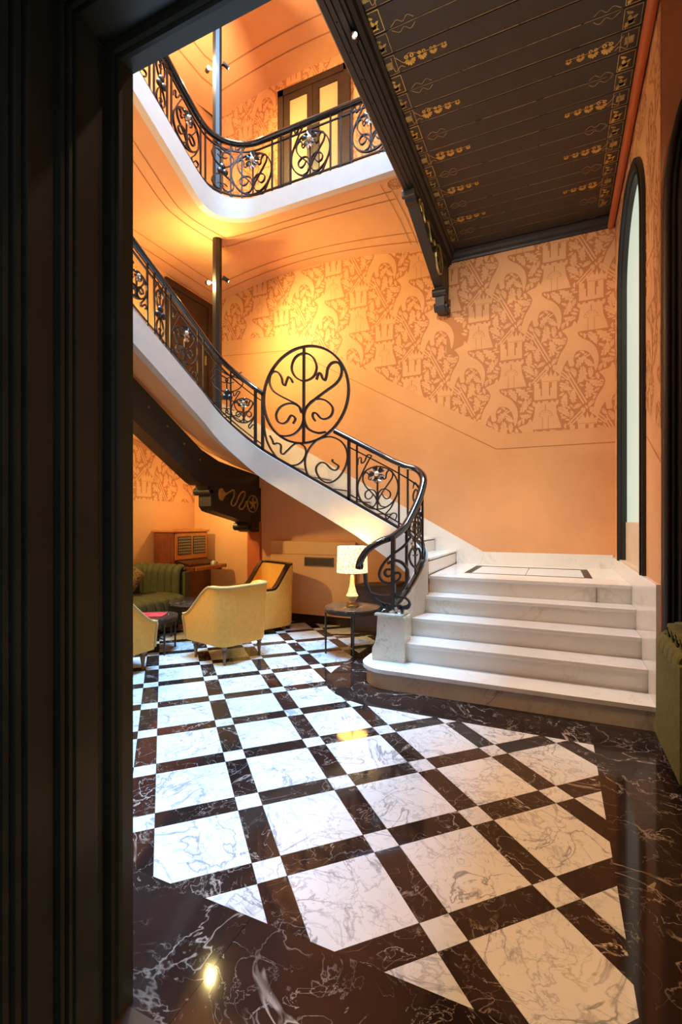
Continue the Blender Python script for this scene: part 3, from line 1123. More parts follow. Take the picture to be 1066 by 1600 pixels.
corner = arc(WX + RC, WY - RC, RC, PI / 2, PI, 14)
low_pts = [(p.x, p.y) for p in catmull([(-1.36, 4.02, 0), (-1.295, 4.25, 0), (-1.235, 4.50, 0), (-1.215, 4.66, 0), (-1.27, 4.80, 0), (-1.42, WY, 0), (-1.60, WY, 0)], 6)]
SP = Path(low_pts + [(x, WY) for x in (-2.0, -2.4, -2.8, -3.1)] + corner + [(WX, y) for y in (4.0, 3.5, 3.0, 2.5, 2.0, 1.5, 1.05)])
s_160 = SP.near(-1.60, WY)
s_330 = SP.near(WX + RC, WY)
s_c = SP.near(WX, WY - RC)
s_land = SP.near(-1.215, 4.66)
SZ = [(0, .60), (SP.near(-1.295, 4.25), .70), (SP.near(-1.235, 4.5), .90), (s_land, 1.04), (SP.near(-1.42, WY), 1.255), (s_160, 1.362), (s_330 - .15, 2.205), (s_330 + .05, 2.33), (s_c, 2.86), (s_c + .3, 3.03), (SP.len, 2.86 + .565 * (SP.len - s_c))]


def sz(s): return interp(SZ, s)


def ssmooth(f, w=.10):
    return lambda s: sum(f(s + w * k / 4) for k in range(-4, 5)) / 9


szs = ssmooth(sz)
GP = Path([(-1.36, WY)] + [(x, WY) for x in (-1.8, -2.3, -2.8)] + corner + [(WX, y) for y in (4.0, 3.5, 3.0, 2.5, 2.0, 1.5, 1.05)])
g_330 = GP.near(WX + RC, WY)
g_c = GP.near(WX, WY - RC)
GZ = [(0, 5.365), (g_330, 5.345), (g_c, 5.335), (g_c + .12, 5.37), (GP.len, 5.37 + .515 * (GP.len - g_c - .12))]
gzs = ssmooth(lambda s: interp(GZ, s), .12)


def outer_point(path, s, ymax, xmin):
    p = path.at(s)
    if p.x > WX + RC:
        return Vector((p.x, ymax))
    if p.y < WY - RC:
        return Vector((xmin, p.y))
    c_ = Vector((WX + RC, WY - RC))
    d = (p - c_).normalized()
    ts = []
    if d.y > 1e-6:
        ts.append((ymax - c_.y) / d.y)
    if d.x < -1e-6:
        ts.append((xmin - c_.x) / d.x)
    return c_ + d * min(ts)


def band(path, s0, s1, zf, w0, w1, h0, h1, n=90):
    """solid band following the path: w across the normal, h above zf"""
    vs, fs = [], []
    for k in range(n + 1):
        s = s0 + (s1 - s0) * k / n
        p = path.at(s); nn = path.nrm(s); z = zf(s)
        for (w, hh) in ((w0, h0), (w1, h0), (w1, h1), (w0, h1)):
            vs.append((p.x + nn.x * w, p.y + nn.y * w, z + (hh(s) if callable(hh) else hh)))
    for k in range(n):
        for q in range(4):
            r_ = (q + 1) % 4
            fs.append((4 * k + q, 4 * k + r_, 4 * k + 4 + r_, 4 * k + 4 + q))
    fs += [(3, 2, 1, 0), tuple(4 * n + q for q in range(4))]
    return MB().add(vs, fs)


# ------------------------------------------------------------------ staircase
st = thing('staircase', 'white marble staircase turning from broad bottom steps up along the orange wall', 'staircase', (-0.4, 4.6, 0))
NY = [3.76, 4.05, 4.325, 4.605, 4.84]
LX = [None, -1.285, -1.245, -1.215, -1.20]
XE = 0.605
for k in range(5):
    z = .17 * (k + 1)
    ya, ynext = NY[k], (NY[k + 1] if k < 4 else None)
    if k == 0:
        rnd = [(-1.30, 3.76)] + arc(-1.30, 4.03, .27, -PI / 2, -PI, 10)[1:] + [(-1.57, 4.16), (-1.45, 4.22)]
        top = [(XE + .03, 3.745), (XE + .03, 4.10)] + [(-1.30, 4.10)] + [(-1.45, 4.235), (-1.585, 4.175)] + [(p[0] - .012 if p[0] < -1.3 else p[0], p[1] - .015) for p in rnd[:11][::-1]]
        mk('tread', MB().prism(top if area(top) > 0 else top[::-1], z - .032, z), 'marble_stair', st)
        bot = [(XE + .03, 3.765), (XE + .03, 4.08), (-1.30, 4.08), (-1.44, 4.20), (-1.55, 4.15)] + [(p[0] + .012, p[1] + .012) for p in rnd[:11][::-1]]
        mk('riser', MB().prism(bot if area(bot) > 0 else bot[::-1], 0, z - .032), 'marble_ped', st)
    else:
        yend = (ynext + .03) if k < 4 else YB
        lx2 = LX[k] if k < 4 else -1.18
        mk('tread', MB().box(LX[k], XE, ya - .018, yend if k < 4 else 5.235, z - .034, z, .006), 'marble_stair', st)
        mk('riser', MB().box(LX[k] + .008, XE, ya, ya + .03, z - .17, z - .034), 'marble_stair', st)
        if k in (4,):
            mk('tread_inlay_joint', MB().box(.33, .333, ya - .019, ya, z - .17, z - .034), 'grout', st)
# landing slabs around the glass floor light
zl_ = .85
GX0, GX1, GY0, GY1 = -.91, .325, 5.245, 6.15
for (a, b2, c_, d) in ((-1.20, GX0, GY0 - .01, YB), (GX1, XE, GY0 - .01, YB), (GX0, GX1, GY1, YB)):
    mk('landing_slab', MB().box(a + .0008, b2 - .0008, c_ + .0008, d, zl_ - .05, zl_), 'marble_stair', st)
fr = .07
for (a, b2, c_, d) in ((GX0, GX0 + fr, GY0, GY1), (GX1 - fr, GX1, GY0, GY1), (GX0 + fr, GX1 - fr, GY0, GY0 + .03), (GX0 + fr, GX1 - fr, GY1 - .03, GY1)):
    mk('light_frame', MB().box(a, b2, c_, d, zl_ - .05, zl_ + .001), 'black_paint', st)
mk('floor_glass', MB().box(GX0 + fr, (GX0 + GX1) / 2 - .003, GY0 + .03, GY1 - .03, zl_ - .04, zl_ - .002), 'white_glass', st)
mk('floor_glass', MB().box((GX0 + GX1) / 2 + .003, GX1 - fr, GY0 + .03, GY1 - .03, zl_ - .04, zl_ - .002), 'white_glass', st)
dots = MB()
for k in range(46):
    x = GX0 + fr + .02 + k * (GX1 - GX0 - 2 * fr - .04) / 45
    dots.box(x, x + .012, GY1 - .10, GY1 - .085, zl_ - .002, zl_ - .0012)
mk('glass_studs', dots, 'fascia', st)['kind'] = 'stuff'
# core under landing and steps
core = MB()
core.box(-1.18, XE, 4.87, YB, 0, .80)
core.prism([(3.80, 0), (4.90, 0), (4.90, .64), (4.64, .64), (4.64, .47), (4.36, .47), (4.36, .30), (4.085, .30), (4.085, .13), (3.80, .13)], -1.19, XE, 'x')
mk('masonry_core', core, 'marble_ped', st)
# steps of the upper flights: boundaries where the nosing line reaches each level
lev = 1.02
bounds = []
s = s_land
while True:
    # nosing line lies 0.12 under the string top
    while s < SP.len and szs(s) - .115 < lev:
        s += .004
    if s >= SP.len:
        break
    bounds.append((s, lev))
    lev += .17
fix = [(-1.19 - .31 * k) for k in range(3)]
for k, (s, z) in enumerate(bounds[:-1]):
    s2 = bounds[k + 1][0]
    def pin(q):
        p = SP.at(q); nn = SP.nrm(q)
        return Vector((p.x - nn.x * .05, p.y - nn.y * .05))
    a, b2 = pin(s), pin(s2)
    if a.x > WX + RC and k < 8:
        xa = min(a.x, -1.19 - .31 * k) if k < 3 else a.x
        xb = b2.x if k >= 2 else -1.19 - .31 * (k + 1)
        ya_ = WY + .05
        poly = [(xa + .02, ya_), (xa + .02, YB - .01), (xb - .02, YB - .01), (xb - .02, ya_)]
        A, B = Vector((xa, ya_)), Vector((xa, YB - .01))
    else:
        A, B = a, outer_point(SP, s, YB - .01, XL + .01)
        C_, D_ = b2, outer_point(SP, s2, YB - .01, XL + .01)
        poly = [tuple(A), tuple(B)]
        if abs(B.y - (YB - .01)) < 1e-4 and abs(D_.x - (XL + .01)) < 1e-4 and abs(D_.y - B.y) > 1e-3:
            poly.append((XL + .01, YB - .01))
        poly += [tuple(D_), tuple(C_)]
    if area(poly) < 0:
        poly = poly[::-1]
    mk('tread', MB().prism(poly, z - .020, z), 'marble_stair', st)
    d = (B - A).normalized()
    n = Vector((d.y, -d.x)) * .012
    q = [tuple(A - n), tuple(B - n), tuple(B + n), tuple(A + n)]
    if area(q) < 0:
        q = q[::-1]
    mk('riser', MB().prism(q, z - .17, z - .034), 'marble_stair', st)
# white string along the well, its plaster soffit and painted lines
FH = .31
mk('string', band(SP, s_land - .30, SP.len, szs, -.05, .035, lambda s: -FH - .02 - .10 * max(0, 1 - (s - s_land) / .9), 0.0, 140), 'fascia', st, smooth=35)
mk('kerb', band(SP, 0, s_land - .28, szs, -.05, .035, lambda s: -.42, 0.0, 30), 'marble_ped', st, smooth=35)


def ruled(path, s0, s1, zin, zout, ymax, xmin, n=80, m_=10, bulge=0.0, v0=0.0, v1=1.0, dz=0.0, w=.0):
    mb = MB()

    def P(u, v):
        s = s0 + (s1 - s0) * u
        v = v0 + (v1 - v0) * v
        a = path.at(s)
        o = outer_point(path, s, ymax, xmin)
        p = a.lerp(o, v)
        z = zin(s) * (1 - v) + zout(s, o) * v + bulge * math.sin(PI * v) + dz
        return (p.x, p.y, z)
    return mb.grid(P, n, m_)


mk('soffit', ruled(SP, s_land + .05, SP.len, lambda s: szs(s) - FH - .015, lambda s, o: szs(s) - FH - .035, YB, XL), 'plaster', st, smooth=40)
for v0 in (.30, .42, .86):
    mk('painted_line', ruled(SP, s_330, SP.len, lambda s: szs(s) - FH - .015, lambda s, o: szs(s) - FH - .035, YB, XL, v0=v0, v1=v0 + .010, dz=-.004, m_=1), 'paint_line', st)
# marble skirting along the walls
sk = MB()
sk.box(-.858, XE, YB - .022, YB, .85, 1.012)
mk('skirting', sk, 'marble_stair', st)
sk = MB().prism([(-.858, .85), (-.858, 1.012), (XL, 1.012 + .562 * 4.39), (XL, .85 + .562 * 3.9), (-1.19, .85)], YB - .02, YB, 'y')
mk('skirting', sk, 'marble_stair', st)
for (ya, yb_, zt) in ((3.735, 4.6, .99), (4.602, 5.5, .99), (5.502, YB, .99)):
    mk('wall_slab', MB().box(XE, XR, ya, yb_, 0, zt), 'marble_stair', st)
# marble pedestal of the newel
ped = MB()
prof_p = [(-1.50, .17), (-1.505, .23), (-1.50, .28), (-1.475, .33), (-1.46, .40), (-1.455, .50), (-1.45, .57), (-1.20, .57), (-1.20, .17)]
ped.prism(prof_p, 3.985, 4.17, 'y')
mk('pedestal', ped, 'marble_ped', st)
mk('pedestal_cap', MB().box(-1.475, -1.22, 3.965, 4.19, .57, .595, .008), 'marble_ped', st)

# ------------------------------------------------------------------ ironwork
MOTIF = {
    'ring': [(math.cos(2 * PI * k / 36), math.sin(2 * PI * k / 36)) for k in range(36)],
    'curves': [
        [(-.02, -.62), (-.12, -.40), (-.32, -.18), (-.58, .08), (-.72, .36), (-.70, .62), (-.55, .74), (-.42, .62), (-.44, .45), (-.34, .38), (-.30, .50)],
        [(.02, -.62), (.12, -.40), (.32, -.10), (.56, .22), (.72, .48), (.72, .72), (.56, .80), (.44, .66), (.40, .44), (.28, .40), (.26, .54), (.16, .52)],
        [(-.02, -.55), (-.06, -.25), (-.20, -.10), (-.42, -.08), (-.60, -.22), (-.60, -.42), (-.46, -.52), (-.30, -.44), (-.22, -.30), (-.16, -.36)],
        [(.02, -.55), (.06, -.25), (.22, -.08), (.44, -.08), (.62, -.24), (.60, -.44), (.44, -.52), (.30, -.42), (.22, -.28), (.16, -.36)],
        [(-.02, -.60), (-.16, -.84), (-.42, -.90)],
        [(.02, -.60), (.16, -.84), (.42, -.90)],
    ],
    'tail_top': [(-.93, .38), (-.66, .92), (-.42, 1.34), (-.30, 1.52), (-.50, 1.56), (-.64, 1.28), (-.80, 1.20), (-.82, 1.46), (-.94, 1.42), (-.98, 1.12)],
    'tail_bottom': [(.93, -.38), (.66, -.92), (.40, -1.24), (.48, -1.46), (.72, -1.20), (.92, -1.24), (.88, -1.46), (.76, -1.50)],
}


def flower(mb_l, c3, n3, r_, seed=0):
    """five crimped petals around a boss, on the panel"""
    n3 = Vector(n3).normalized()
    ux = n3.cross(Vector((0, 0, 1))).normalized()
    uz = ux.cross(n3)
    for k in range(5):
        a = 2 * PI * k / 5 + .3 + seed
        d = ux * math.cos(a) + uz * math.sin(a)
        e = ux * -math.sin(a) + uz * math.cos(a)
        pts = [(.22, -.10, .10), (.55, -.30, .16), (.95, -.34, .05), (.85, -.12, .15), (1.05, 0, .02), (.85, .12, .15), (.95, .34, .05), (.55, .30, .16), (.22, .10, .10)]
        f_ = [Vector(c3) + (d * p + e * q + n3 * w) * r_ for p, q, w in pts]
        b_ = [p - n3 * r_ * .10 for p in f_]
        m_ = len(f_)
        mb_l.add(f_ + b_, [tuple(range(m_)), tuple(range(2 * m_ - 1, m_ - 1, -1))] + [(i, (i + 1) % m_, m_ + (i + 1) % m_, m_ + i) for i in range(m_)])


class Rail:
    def __init__(self, name, label, path, zf, height, loc):
        self.t = thing(name, label, 'balustrade', loc)
        self.path, self.zf, self.h = path, zf, height
        self.off = -.008

    def pt(self, s, z):
        p = self.path.at(s); n = self.path.nrm(s)
        return Vector((p.x + n.x * self.off, p.y + n.y * self.off, z))

    def n(self, s): return self.path.nrm(s)

    def bar(self, s, z0=None, z1=None, w=.018):
        z0 = self.zf(s) if z0 is None else z0
        z1 = self.zf(s) + self.h + .008 if z1 is None else z1
        mb = MB().sweep([self.pt(s, z0), self.pt(s, z1)], Vector(self.n(s)), w, w)
        mk('baluster', mb, 'iron', self.t)

    def run(self, name, s0, s1, hh, w, d, n=None):
        n = n or max(2, int((s1 - s0) / .04))
        pts = [self.pt(s0 + (s1 - s0) * k / n, self.zf(s0 + (s1 - s0) * k / n) + hh) for k in range(n + 1)]
        mk(name, MB().sweep(pts, [Vector(self.n(s0 + (s1 - s0) * k / n)) for k in range(n + 1)], w, d), 'iron', self.t)

    def curve(self, mb, sc_, zc, R, pts, w=.014, d=.024, closed=False, rx=None):
        rx = rx or R
        if not closed:
            pts = [(p.x, p.y) for p in catmull([(a, b2, 0) for a, b2 in pts], 6)]
        P = [self.pt(sc_ + a * rx * self.dir, zc + b2 * R) for a, b2 in pts]
        N = [Vector(self.n(sc_ + a * rx * self.dir)) for a, b2 in pts]
        mb.sweep(P, N, w, d, closed, None if closed else (lambda u: 1 if u < .7 else 1 - .45 * (u - .7) / .3))

    def panel(self, s0, s1, tails=True, zlift=0.0, mirror=False):
        """flower panel in a ring between two bars"""
        self.dir = -1 if not mirror else 1      # picture-right is towards smaller s
        sc_ = (s0 + s1) / 2
        R = min((s1 - s0) / 2 * .96, self.h * .36)
        rx = (s1 - s0) / 2 * .97
        rx = min(rx, R * 1.12)
        zc = self.zf(sc_) + self.h * .46 + zlift
        mb = MB()
        self.curve(mb, sc_, zc, R, MOTIF['ring'], closed=True, rx=rx)
        for c_ in MOTIF['curves']:
            self.curve(mb, sc_, zc, R, c_, .012, .022, rx=rx)
        if tails:
            self.curve(mb, sc_, zc, R, MOTIF['tail_top'], .012, .020, rx=rx)
            self.curve(mb, sc_, zc, R, MOTIF['tail_bottom'], .012, .020, rx=rx)
        mb.sweep([self.pt(sc_, zc - .98 * R), self.pt(sc_, zc + .55 * R)], Vector(self.n(sc_)), .016, .016)
        pnl = mk('scroll_panel', mb, 'iron', self.t)
        nn = Vector(self.n(sc_))
        c3 = self.pt(sc_, zc + .66 * R) + nn * .018
        f = MB()
        flower(f, c3, nn, R * .40, random.random())
        mk('flower', f, 'iron', pnl)
        f = MB()
        f.lathe([(R * .12, 0), (R * .11, .012), (R * .05, .022)], 12, mat=Matrix.Translation(c3 + nn * .008) @ nn.to_track_quat('Z', 'Y').to_matrix().to_4x4())
        mk('flower_boss', f, 'cap', pnl, smooth=50)
        f = MB()
        flower(f, c3 - Vector((0, 0, R * .22)) + nn * .004, nn, R * .26, 1.1)
        mk('tin_leaf', f, 'silver', pnl)

    def narrow(self, s0, s1):
        self.dir = -1
        sc_ = (s0 + s1) / 2
        rx = (s1 - s0) / 2 * .85
        zc = self.zf(sc_) + self.h * .47
        R = self.h * .30
        mb = MB()
        for sg in (1, -1):
            for m_ in (1, -1):
                self.curve(mb, sc_, zc, R, [(0, sg * .15), (m_ * .55, sg * .45), (m_ * .75, sg * .85), (m_ * .35, sg * 1.15), (-m_ * .05, sg * .95), (m_ * .1, sg * .75), (m_ * .35, sg * .85)], .011, .020, rx=rx)
            self.curve(mb, sc_, zc, R, [(.7, sg * 1.45), (.2, sg * 1.2), (-.5, sg * 1.5), (-.8, sg * 1.2)], .011, .02, rx=rx)
        mb.sweep([self.pt(sc_, zc - R * .9), self.pt(sc_, zc + R * .9)], Vector(self.n(sc_)), .014, .014)
        pnl = mk('scroll_panel', mb, 'iron', self.t)
        tf = MB()
        nn = Vector(self.n(sc_))
        for k in range(3):
            a = PI / 2 + 2 * PI * k / 3
            c3 = self.pt(sc_ - math.cos(a) * .035, zc + math.sin(a) * .04) + nn * .012
            tf.lathe([(.034, -.012), (.038, 0), (.030, .012), (.012, .018)], 12, mat=Matrix.Translation(c3) @ nn.to_track_quat('Z', 'Y').to_matrix().to_4x4())
        mk('trefoil', tf, 'iron', pnl, smooth=50)


RS = [(-.030, -.012), (-.034, .002), (-.030, .018), (-.017, .029), (0, .033), (.017, .029), (.030, .018), (.034, .002), (.030, -.012), (.016, -.020), (-.016, -.020)]


def handrail(rail, pts, s=1.12):
    pts = [Vector(p) for p in pts]
    n = len(pts)
    nm = []
    for i in range(n):
        a, b2 = pts[max(0, i - 1)], pts[min(n - 1, i + 1)]
        d = b2 - a
        hd_ = Vector((d.x, d.y, 0))
        if hd_.length < 1e-5:
            hd_ = Vector((nm[-1].y, -nm[-1].x, 0)) if nm else Vector((1, 0, 0))
        side = Vector((-hd_.y, hd_.x, 0)).normalized()
        up_ = d.normalized().cross(side)
        if up_.z < 0:
            up_ = -up_
        nm.append(up_)
    # section tuple (across, up): sweep puts the second value along the normal
    mb = MB().sweep(pts, nm, s, s, False, None, RS)
    return mk('handrail', mb, 'rail', rail.t, smooth=50)


main = Rail('stair_balustrade', 'black wrought-iron stair balustrade with flower scrolls and a large round emblem', SP, szs, .69, (-1.36, 4.05, .59))
T = lambda px, y=WY: ony(px, 700, y).x
# straight flight along the stair wall: bars read off the picture plane of the balustrade
sx = lambda px: SP.near(T(px), WY)
s_big0, s_big1 = sx(410), sx(545)
main.bar(sx(410), w=.030)
main.bar(sx(545), w=.030)
for px in (400, 351, 557.6, 623, 637):
    main.bar(sx(px))
main.panel(sx(623), sx(557.6))
main.panel(sx(400), sx(356))
# flight along the left wall
lxs = lambda px: SP.near(WX, onx(px, 600, WX).y)
for px in (231, 242, 259, 267, 310, 318.7):
    main.bar(lxs(px))
main.panel(lxs(310), lxs(267))
main.panel(lxs(231), lxs(196))
main.narrow(lxs(259), lxs(242))
main.narrow(s_330 + .10, lxs(318.7) - .02)
main.bar(s_330 + .06)
s = lxs(196)
main.bar(s)
main.bar(s + .5); main.panel(s + .02, s + .48); main.bar(s + .60); main.narrow(s + .60, s + .80); main.bar(s + .8); main.panel(s + .82, s + 1.3); main.bar(s + 1.3)
# lower turn panels beside the broad steps
s_a, s_b = SP.near(-1.285, 4.30), SP.near(-1.217, 4.62)
main.bar(s_a, z1=1.36, w=.022); main.bar(s_b, z1=1.66)
main.dir = -1
zc0 = szs((s_a + s_b) / 2)
mb = MB()
for (c_, R_) in ((.20, .10), (.46, .10)):
    for m_ in (1, -1):
        main.curve(mb, (s_a + s_b) / 2, zc0 + c_, R_, [(0, -1.1), (m_ * .6, -.6), (m_ * .9, .1), (m_ * .5, .8), (0, .5), (m_ * .1, .1), (m_ * .4, .2)], .011, .02, rx=.13)
mb.sweep([main.pt((s_a + s_b) / 2, zc0), main.pt((s_a + s_b) / 2, zc0 + .62)], Vector(main.n(s_a)), .014, .014)
pnl = mk('scroll_panel', mb, 'iron', main.t)
f = MB(); flower(f, main.pt((s_a + s_b) / 2, zc0 + .32) + Vector(main.n(s_a)) * .02, main.n(s_a), .06); mk('tin_leaf', f, 'silver', pnl)
main.narrow(SP.near(-1.24, 4.77), sx(637) - .03)
# rails: bottom rail, inner top rail
main.run('bottom_rail', .02, SP.len, .018, .03, .030)
main.run('lower_rail', s_b, s_big0 if s_big0 < s_big1 else s_big1, .075, .014, .018)
main.run('lower_rail', max(s_big0, s_big1), SP.len, .075, .014, .018)
main.run('upper_rail', SP.near(-1.30, 4.82), min(s_big0, s_big1), .60, .014, .018)
main.run('upper_rail', max(s_big0, s_big1), SP.len, .60, .014, .018)
# handrail: volute at the newel, over the turn, up to the round emblem
vol = [(-1.605, 3.935, .985), (-1.585, 3.93, 1.06), (-1.52, 3.945, 1.155), (-1.43, 3.995, 1.222), (-1.345, 4.10, 1.265), (-1.29, 4.25, 1.345), (-1.25, 4.40, 1.475), (-1.215, 4.58, 1.675), (-1.225, 4.72, 1.84), (-1.32, 4.83, 1.94), (-1.45, WY, 1.985)]
s_e1 = sx(523)
pts = catmull(vol, 6) + [main.pt(s_160 + (s_e1 - s_160) * k / 14, szs(s_160 + (s_e1 - s_160) * k / 14) + .69) for k in range(15)]
handrail(main, pts)
s_e2 = sx(411)
hl = [main.pt(s_e2 + (SP.len - s_e2) * k / 90, szs(s_e2 + (SP.len - s_e2) * k / 90) + .69 + (.04 if False else 0)) for k in range(91)]
handrail(main, hl)


# large round emblem, traced on the plane of the balustrade
def Z2(x, y):
    return ony(400 + x * 160 / 1024, 530 + y * 250 / 1600, WY + .008)


NW = Vector((0, -1, 0))
em = MB()
cz = [Z2(*p) for p in ((500, 72), (78, 500), (928, 500), (480, 1040))]
ec = Vector(((cz[1].x + cz[2].x) / 2, WY + .008, (cz[0].z + cz[3].z) / 2))
er, ez = (cz[2].x - cz[1].x) / 2, (cz[0].z - cz[3].z) / 2
em.sweep([ec + Vector((er * math.cos(2 * PI * k / 64), 0, ez * math.sin(2 * PI * k / 64))) for k in range(64)], NW, .024, .034, True)
ring = mk('round_emblem', em, 'iron', main.t)


def tr(name, pts, w=.019, d=.030, parent=None, closed=False):
    P = catmull([Z2(*p) for p in pts], 7, closed)
    mk(name, MB().sweep(P, NW, w, d, closed), 'iron', parent)


mk('emblem_stem', MB().sweep([Z2(481, 85), Z2(478, 1035)], NW, .028, .028), 'iron', ring)
tr('emblem_loop', [(482, 140), (570, 180), (608, 280), (575, 375), (482, 418), (395, 375), (358, 285), (395, 185)], parent=ring, closed=True)
tr('emblem_scroll', [(370, 435), (350, 395), (325, 380), (305, 425), (290, 462), (268, 440), (258, 385), (225, 335), (180, 325), (145, 360), (135, 430), (165, 505), (225, 555), (330, 610), (415, 655), (462, 715), (478, 790), (450, 880), (380, 950), (300, 970), (235, 962)], parent=ring)
tr('emblem_scroll', [(605, 405), (625, 350), (650, 345), (668, 390), (692, 408), (708, 360), (720, 290), (760, 240), (820, 235), (858, 290), (850, 370), (800, 445), (700, 520), (600, 595), (520, 665), (485, 740), (490, 830), (530, 900), (620, 938), (700, 930)], .024, parent=ring)
tr('emblem_scroll', [(455, 735), (430, 675), (370, 645), (300, 650), (235, 690), (203, 755), (220, 820), (270, 845), (315, 820), (345, 770), (375, 768), (395, 800), (372, 845)], parent=ring)
tr('emblem_scroll', [(500, 690), (560, 620), (630, 598), (710, 620), (768, 685), (755, 760), (700, 798), (650, 790), (610, 745), (575, 740), (570, 775), (595, 818)], parent=ring)
tr('base_scroll', [(80, 780), (85, 900), (120, 1040), (200, 1170), (300, 1245), (390, 1262), (460, 1225), (500, 1150), (490, 1080), (440, 1045), (380, 1055), (320, 1110), (275, 1150), (250, 1130), (250, 1060), (215, 1040), (180, 1050), (165, 1010), (140, 965)], .016, .026, main.t)
tr('base_scroll', [(690, 980), (760, 978), (850, 1020), (905, 1100), (915, 1200), (880, 1310), (810, 1400), (730, 1437), (660, 1410), (610, 1340), (605, 1280), (650, 1235), (700, 1245), (750, 1295), (800, 1310), (828, 1270), (790, 1240), (765, 1220), (770, 1200)], .016, .026, main.t)
tr('base_scroll', [(690, 980), (600, 1020), (525, 1110), (492, 1210), (505, 1320), (545, 1390)], .016, .026, main.t)


# newel scrolls on the pedestal
def Z1(x, y):
    return ony(540 + x * 150 / 727, 640 + y * 150 / 727, 4.04)


def tn(name, pts, w=.02, d=.028, closed=False):
    mk(name, MB().sweep(catmull([Z1(*p) for p in pts], 7, closed), NW, w, d, closed), 'iron', main.t)


mk('newel_post', MB().sweep([Z1(362, 1500), Z1(362, 955)], NW, .036, .036), 'iron', main.t)
tn('newel_scroll', [(150, 1240), (158, 1320), (195, 1405), (260, 1462), (340, 1495), (420, 1500)], .03, .03)
tn('newel_scroll', [(500, 960), (440, 1035), (335, 1115), (275, 1190), (258, 1255), (285, 1300), (345, 1312), (398, 1292), (418, 1255), (395, 1234), (355, 1252), (318, 1262), (298, 1238), (312, 1212), (345, 1210)], .02)
tn('newel_scroll', [(320, 1165), (380, 1142), (440, 1170), (472, 1230), (462, 1310), (420, 1375), (350, 1412), (260, 1412), (200, 1395)], .024)
tn('newel_scroll', [(300, 1440), (380, 1420), (450, 1425), (485, 1460), (480, 1500), (440, 1505)], .016)
for pts in ([(360, 1500), (320, 1480), (280, 1495), (255, 1525), (275, 1545), (300, 1525)], [(365, 1500), (410, 1490), (430, 1515), (420, 1550), (395, 1560), (385, 1530)], [(340, 1500), (330, 1530), (345, 1550)], [(420, 1500), (470, 1490), (490, 1470)]):
    tn('newel_leaf', pts, .028, .034)
f = MB(); flower(f, Z1(390, 1535) + Vector((0, -.02, 0)), NW, .05); mk('tin_leaf', f, 'silver', main.t)
f = MB(); flower(f, Z1(300, 1505) + Vector((0, -.02, 0)), NW, .055, .7); mk('newel_flower', f, 'iron', main.t)

# ------------------------------------------------------------------ gallery with its upper flight
ga = thing('stair_gallery', 'upper gallery with white rounded edge and orange painted soffit', 'gallery', (-3.0, 5.6, 5.36))
mk('edge_fascia', band(GP, 0, GP.len, gzs, -.05, .035, lambda s: -.225 - .06 * min(1, max(0, (s - g_330) / .8)), 0.0, 120), 'fascia', ga, smooth=35)


def arch_w(o, base, rise):
    if o.y > YB - .05:
        u = (o.x - XL) / (-1.40 - XL)
        return base + rise * math.sin(PI * max(0, min(1, u)))
    return base


def gin(s): return gzs(s) - .212 - .06 * min(1, max(0, (s - g_330) / .8))


def gout(s, o):
    if s < g_330:
        return arch_w(o, 5.06, .22)
    k = min(1, max(0, (s - g_c) / .4))
    return (1 - k) * arch_w(o, 5.06, .22) + k * (gin(s) - .16)


mk('soffit', ruled(GP, 0, GP.len, gin, gout, YB, XL, 110, 14, .05), 'plaster', ga, smooth=60)
for (v0, sa, sb) in ((.20, 0.35, GP.len), (.30, .35, GP.len), (.74, .35, GP.len), (.86, 0, GP.len)):
    mk('painted_line', ruled(GP, sa, sb, gin, gout, YB, XL, 110, 1, .05, v0, v0 + .010, -.004), 'paint_line', ga)
for sa in (.33, .42):
    mk('painted_line', ruled(GP, sa, sa + .008, gin, gout, YB, XL, 1, 10, .05, .10, .90, -.005), 'paint_line', ga)


def rosette(mb, c_, r_):
    for a0, r0, r1 in ((0, .88, 1.0), (0, .30, .38)):
        n = 20
        mb.add([(c_[0] + r_ * r0 * math.cos(2 * PI * k / n), c_[1] + r_ * r0 * math.sin(2 * PI * k / n), c_[2]) for k in range(n)] + [(c_[0] + r_ * r1 * math.cos(2 * PI * k / n), c_[1] + r_ * r1 * math.sin(2 * PI * k / n), c_[2]) for k in range(n)],
               [(k, (k + 1) % n, n + (k + 1) % n, n + k) for k in range(n)])
    for k in range(12):
        a = 2 * PI * k / 12
        lf = rot2([(.40, 0), (.6, .06), (.85, .05), (.85, -.05), (.6, -.06)], a, 0, 0)
        mb.add([(c_[0] + p * r_, c_[1] + q * r_, c_[2]) for p, q in lf], [tuple(range(5))])


mb = MB(); rosette(mb, (-1.63, 5.05, 5.155), .085); mk('painted_rosette', mb, 'paint_line', ga)
mk('deck', ruled(GP, 0, GP.len, lambda s: gzs(s) - .005, lambda s, o: gzs(s) - .005, YB, XL, 90, 4), 'door_wood', ga)
gr = Rail('gallery_balustrade', 'black wrought-iron gallery balustrade with ringed flower panels above white edge', GP, gzs, .69, (-3.0, WY, 5.36))
gx = lambda px: GP.near(T(px), WY)
for px in (370, 425, 439, 454, 516, 532.5, 549):
    gr.bar(gx(px))
gr.panel(gx(425), gx(370), mirror=False)
gr.panel(gx(516), gx(454))
s9 = gx(549)
gr.panel(s9 - .46, s9)
gr.bar(g_330 + .22)
gr.bar(g_c - .02)
gr.narrow(g_330 + .24, g_c - .04)
s = g_c + .06
for k in range(4):
    gr.bar(s); gr.panel(s + .02, s + .44); gr.bar(s + .46); gr.narrow(s + .52, s + .70); gr.bar(s + .52); gr.bar(s + .70)
    s += .76
gr.run('bottom_rail', .02, GP.len, .06, .016, .020)
gr.run('base_rail', .02, GP.len, .010, .018, .026)
gr.run('upper_rail', .02, GP.len, .60, .014, .018)
handrail(gr, [gr.pt(GP.len * k / 130, gzs(GP.len * k / 130) + .69) for k in range(131)])
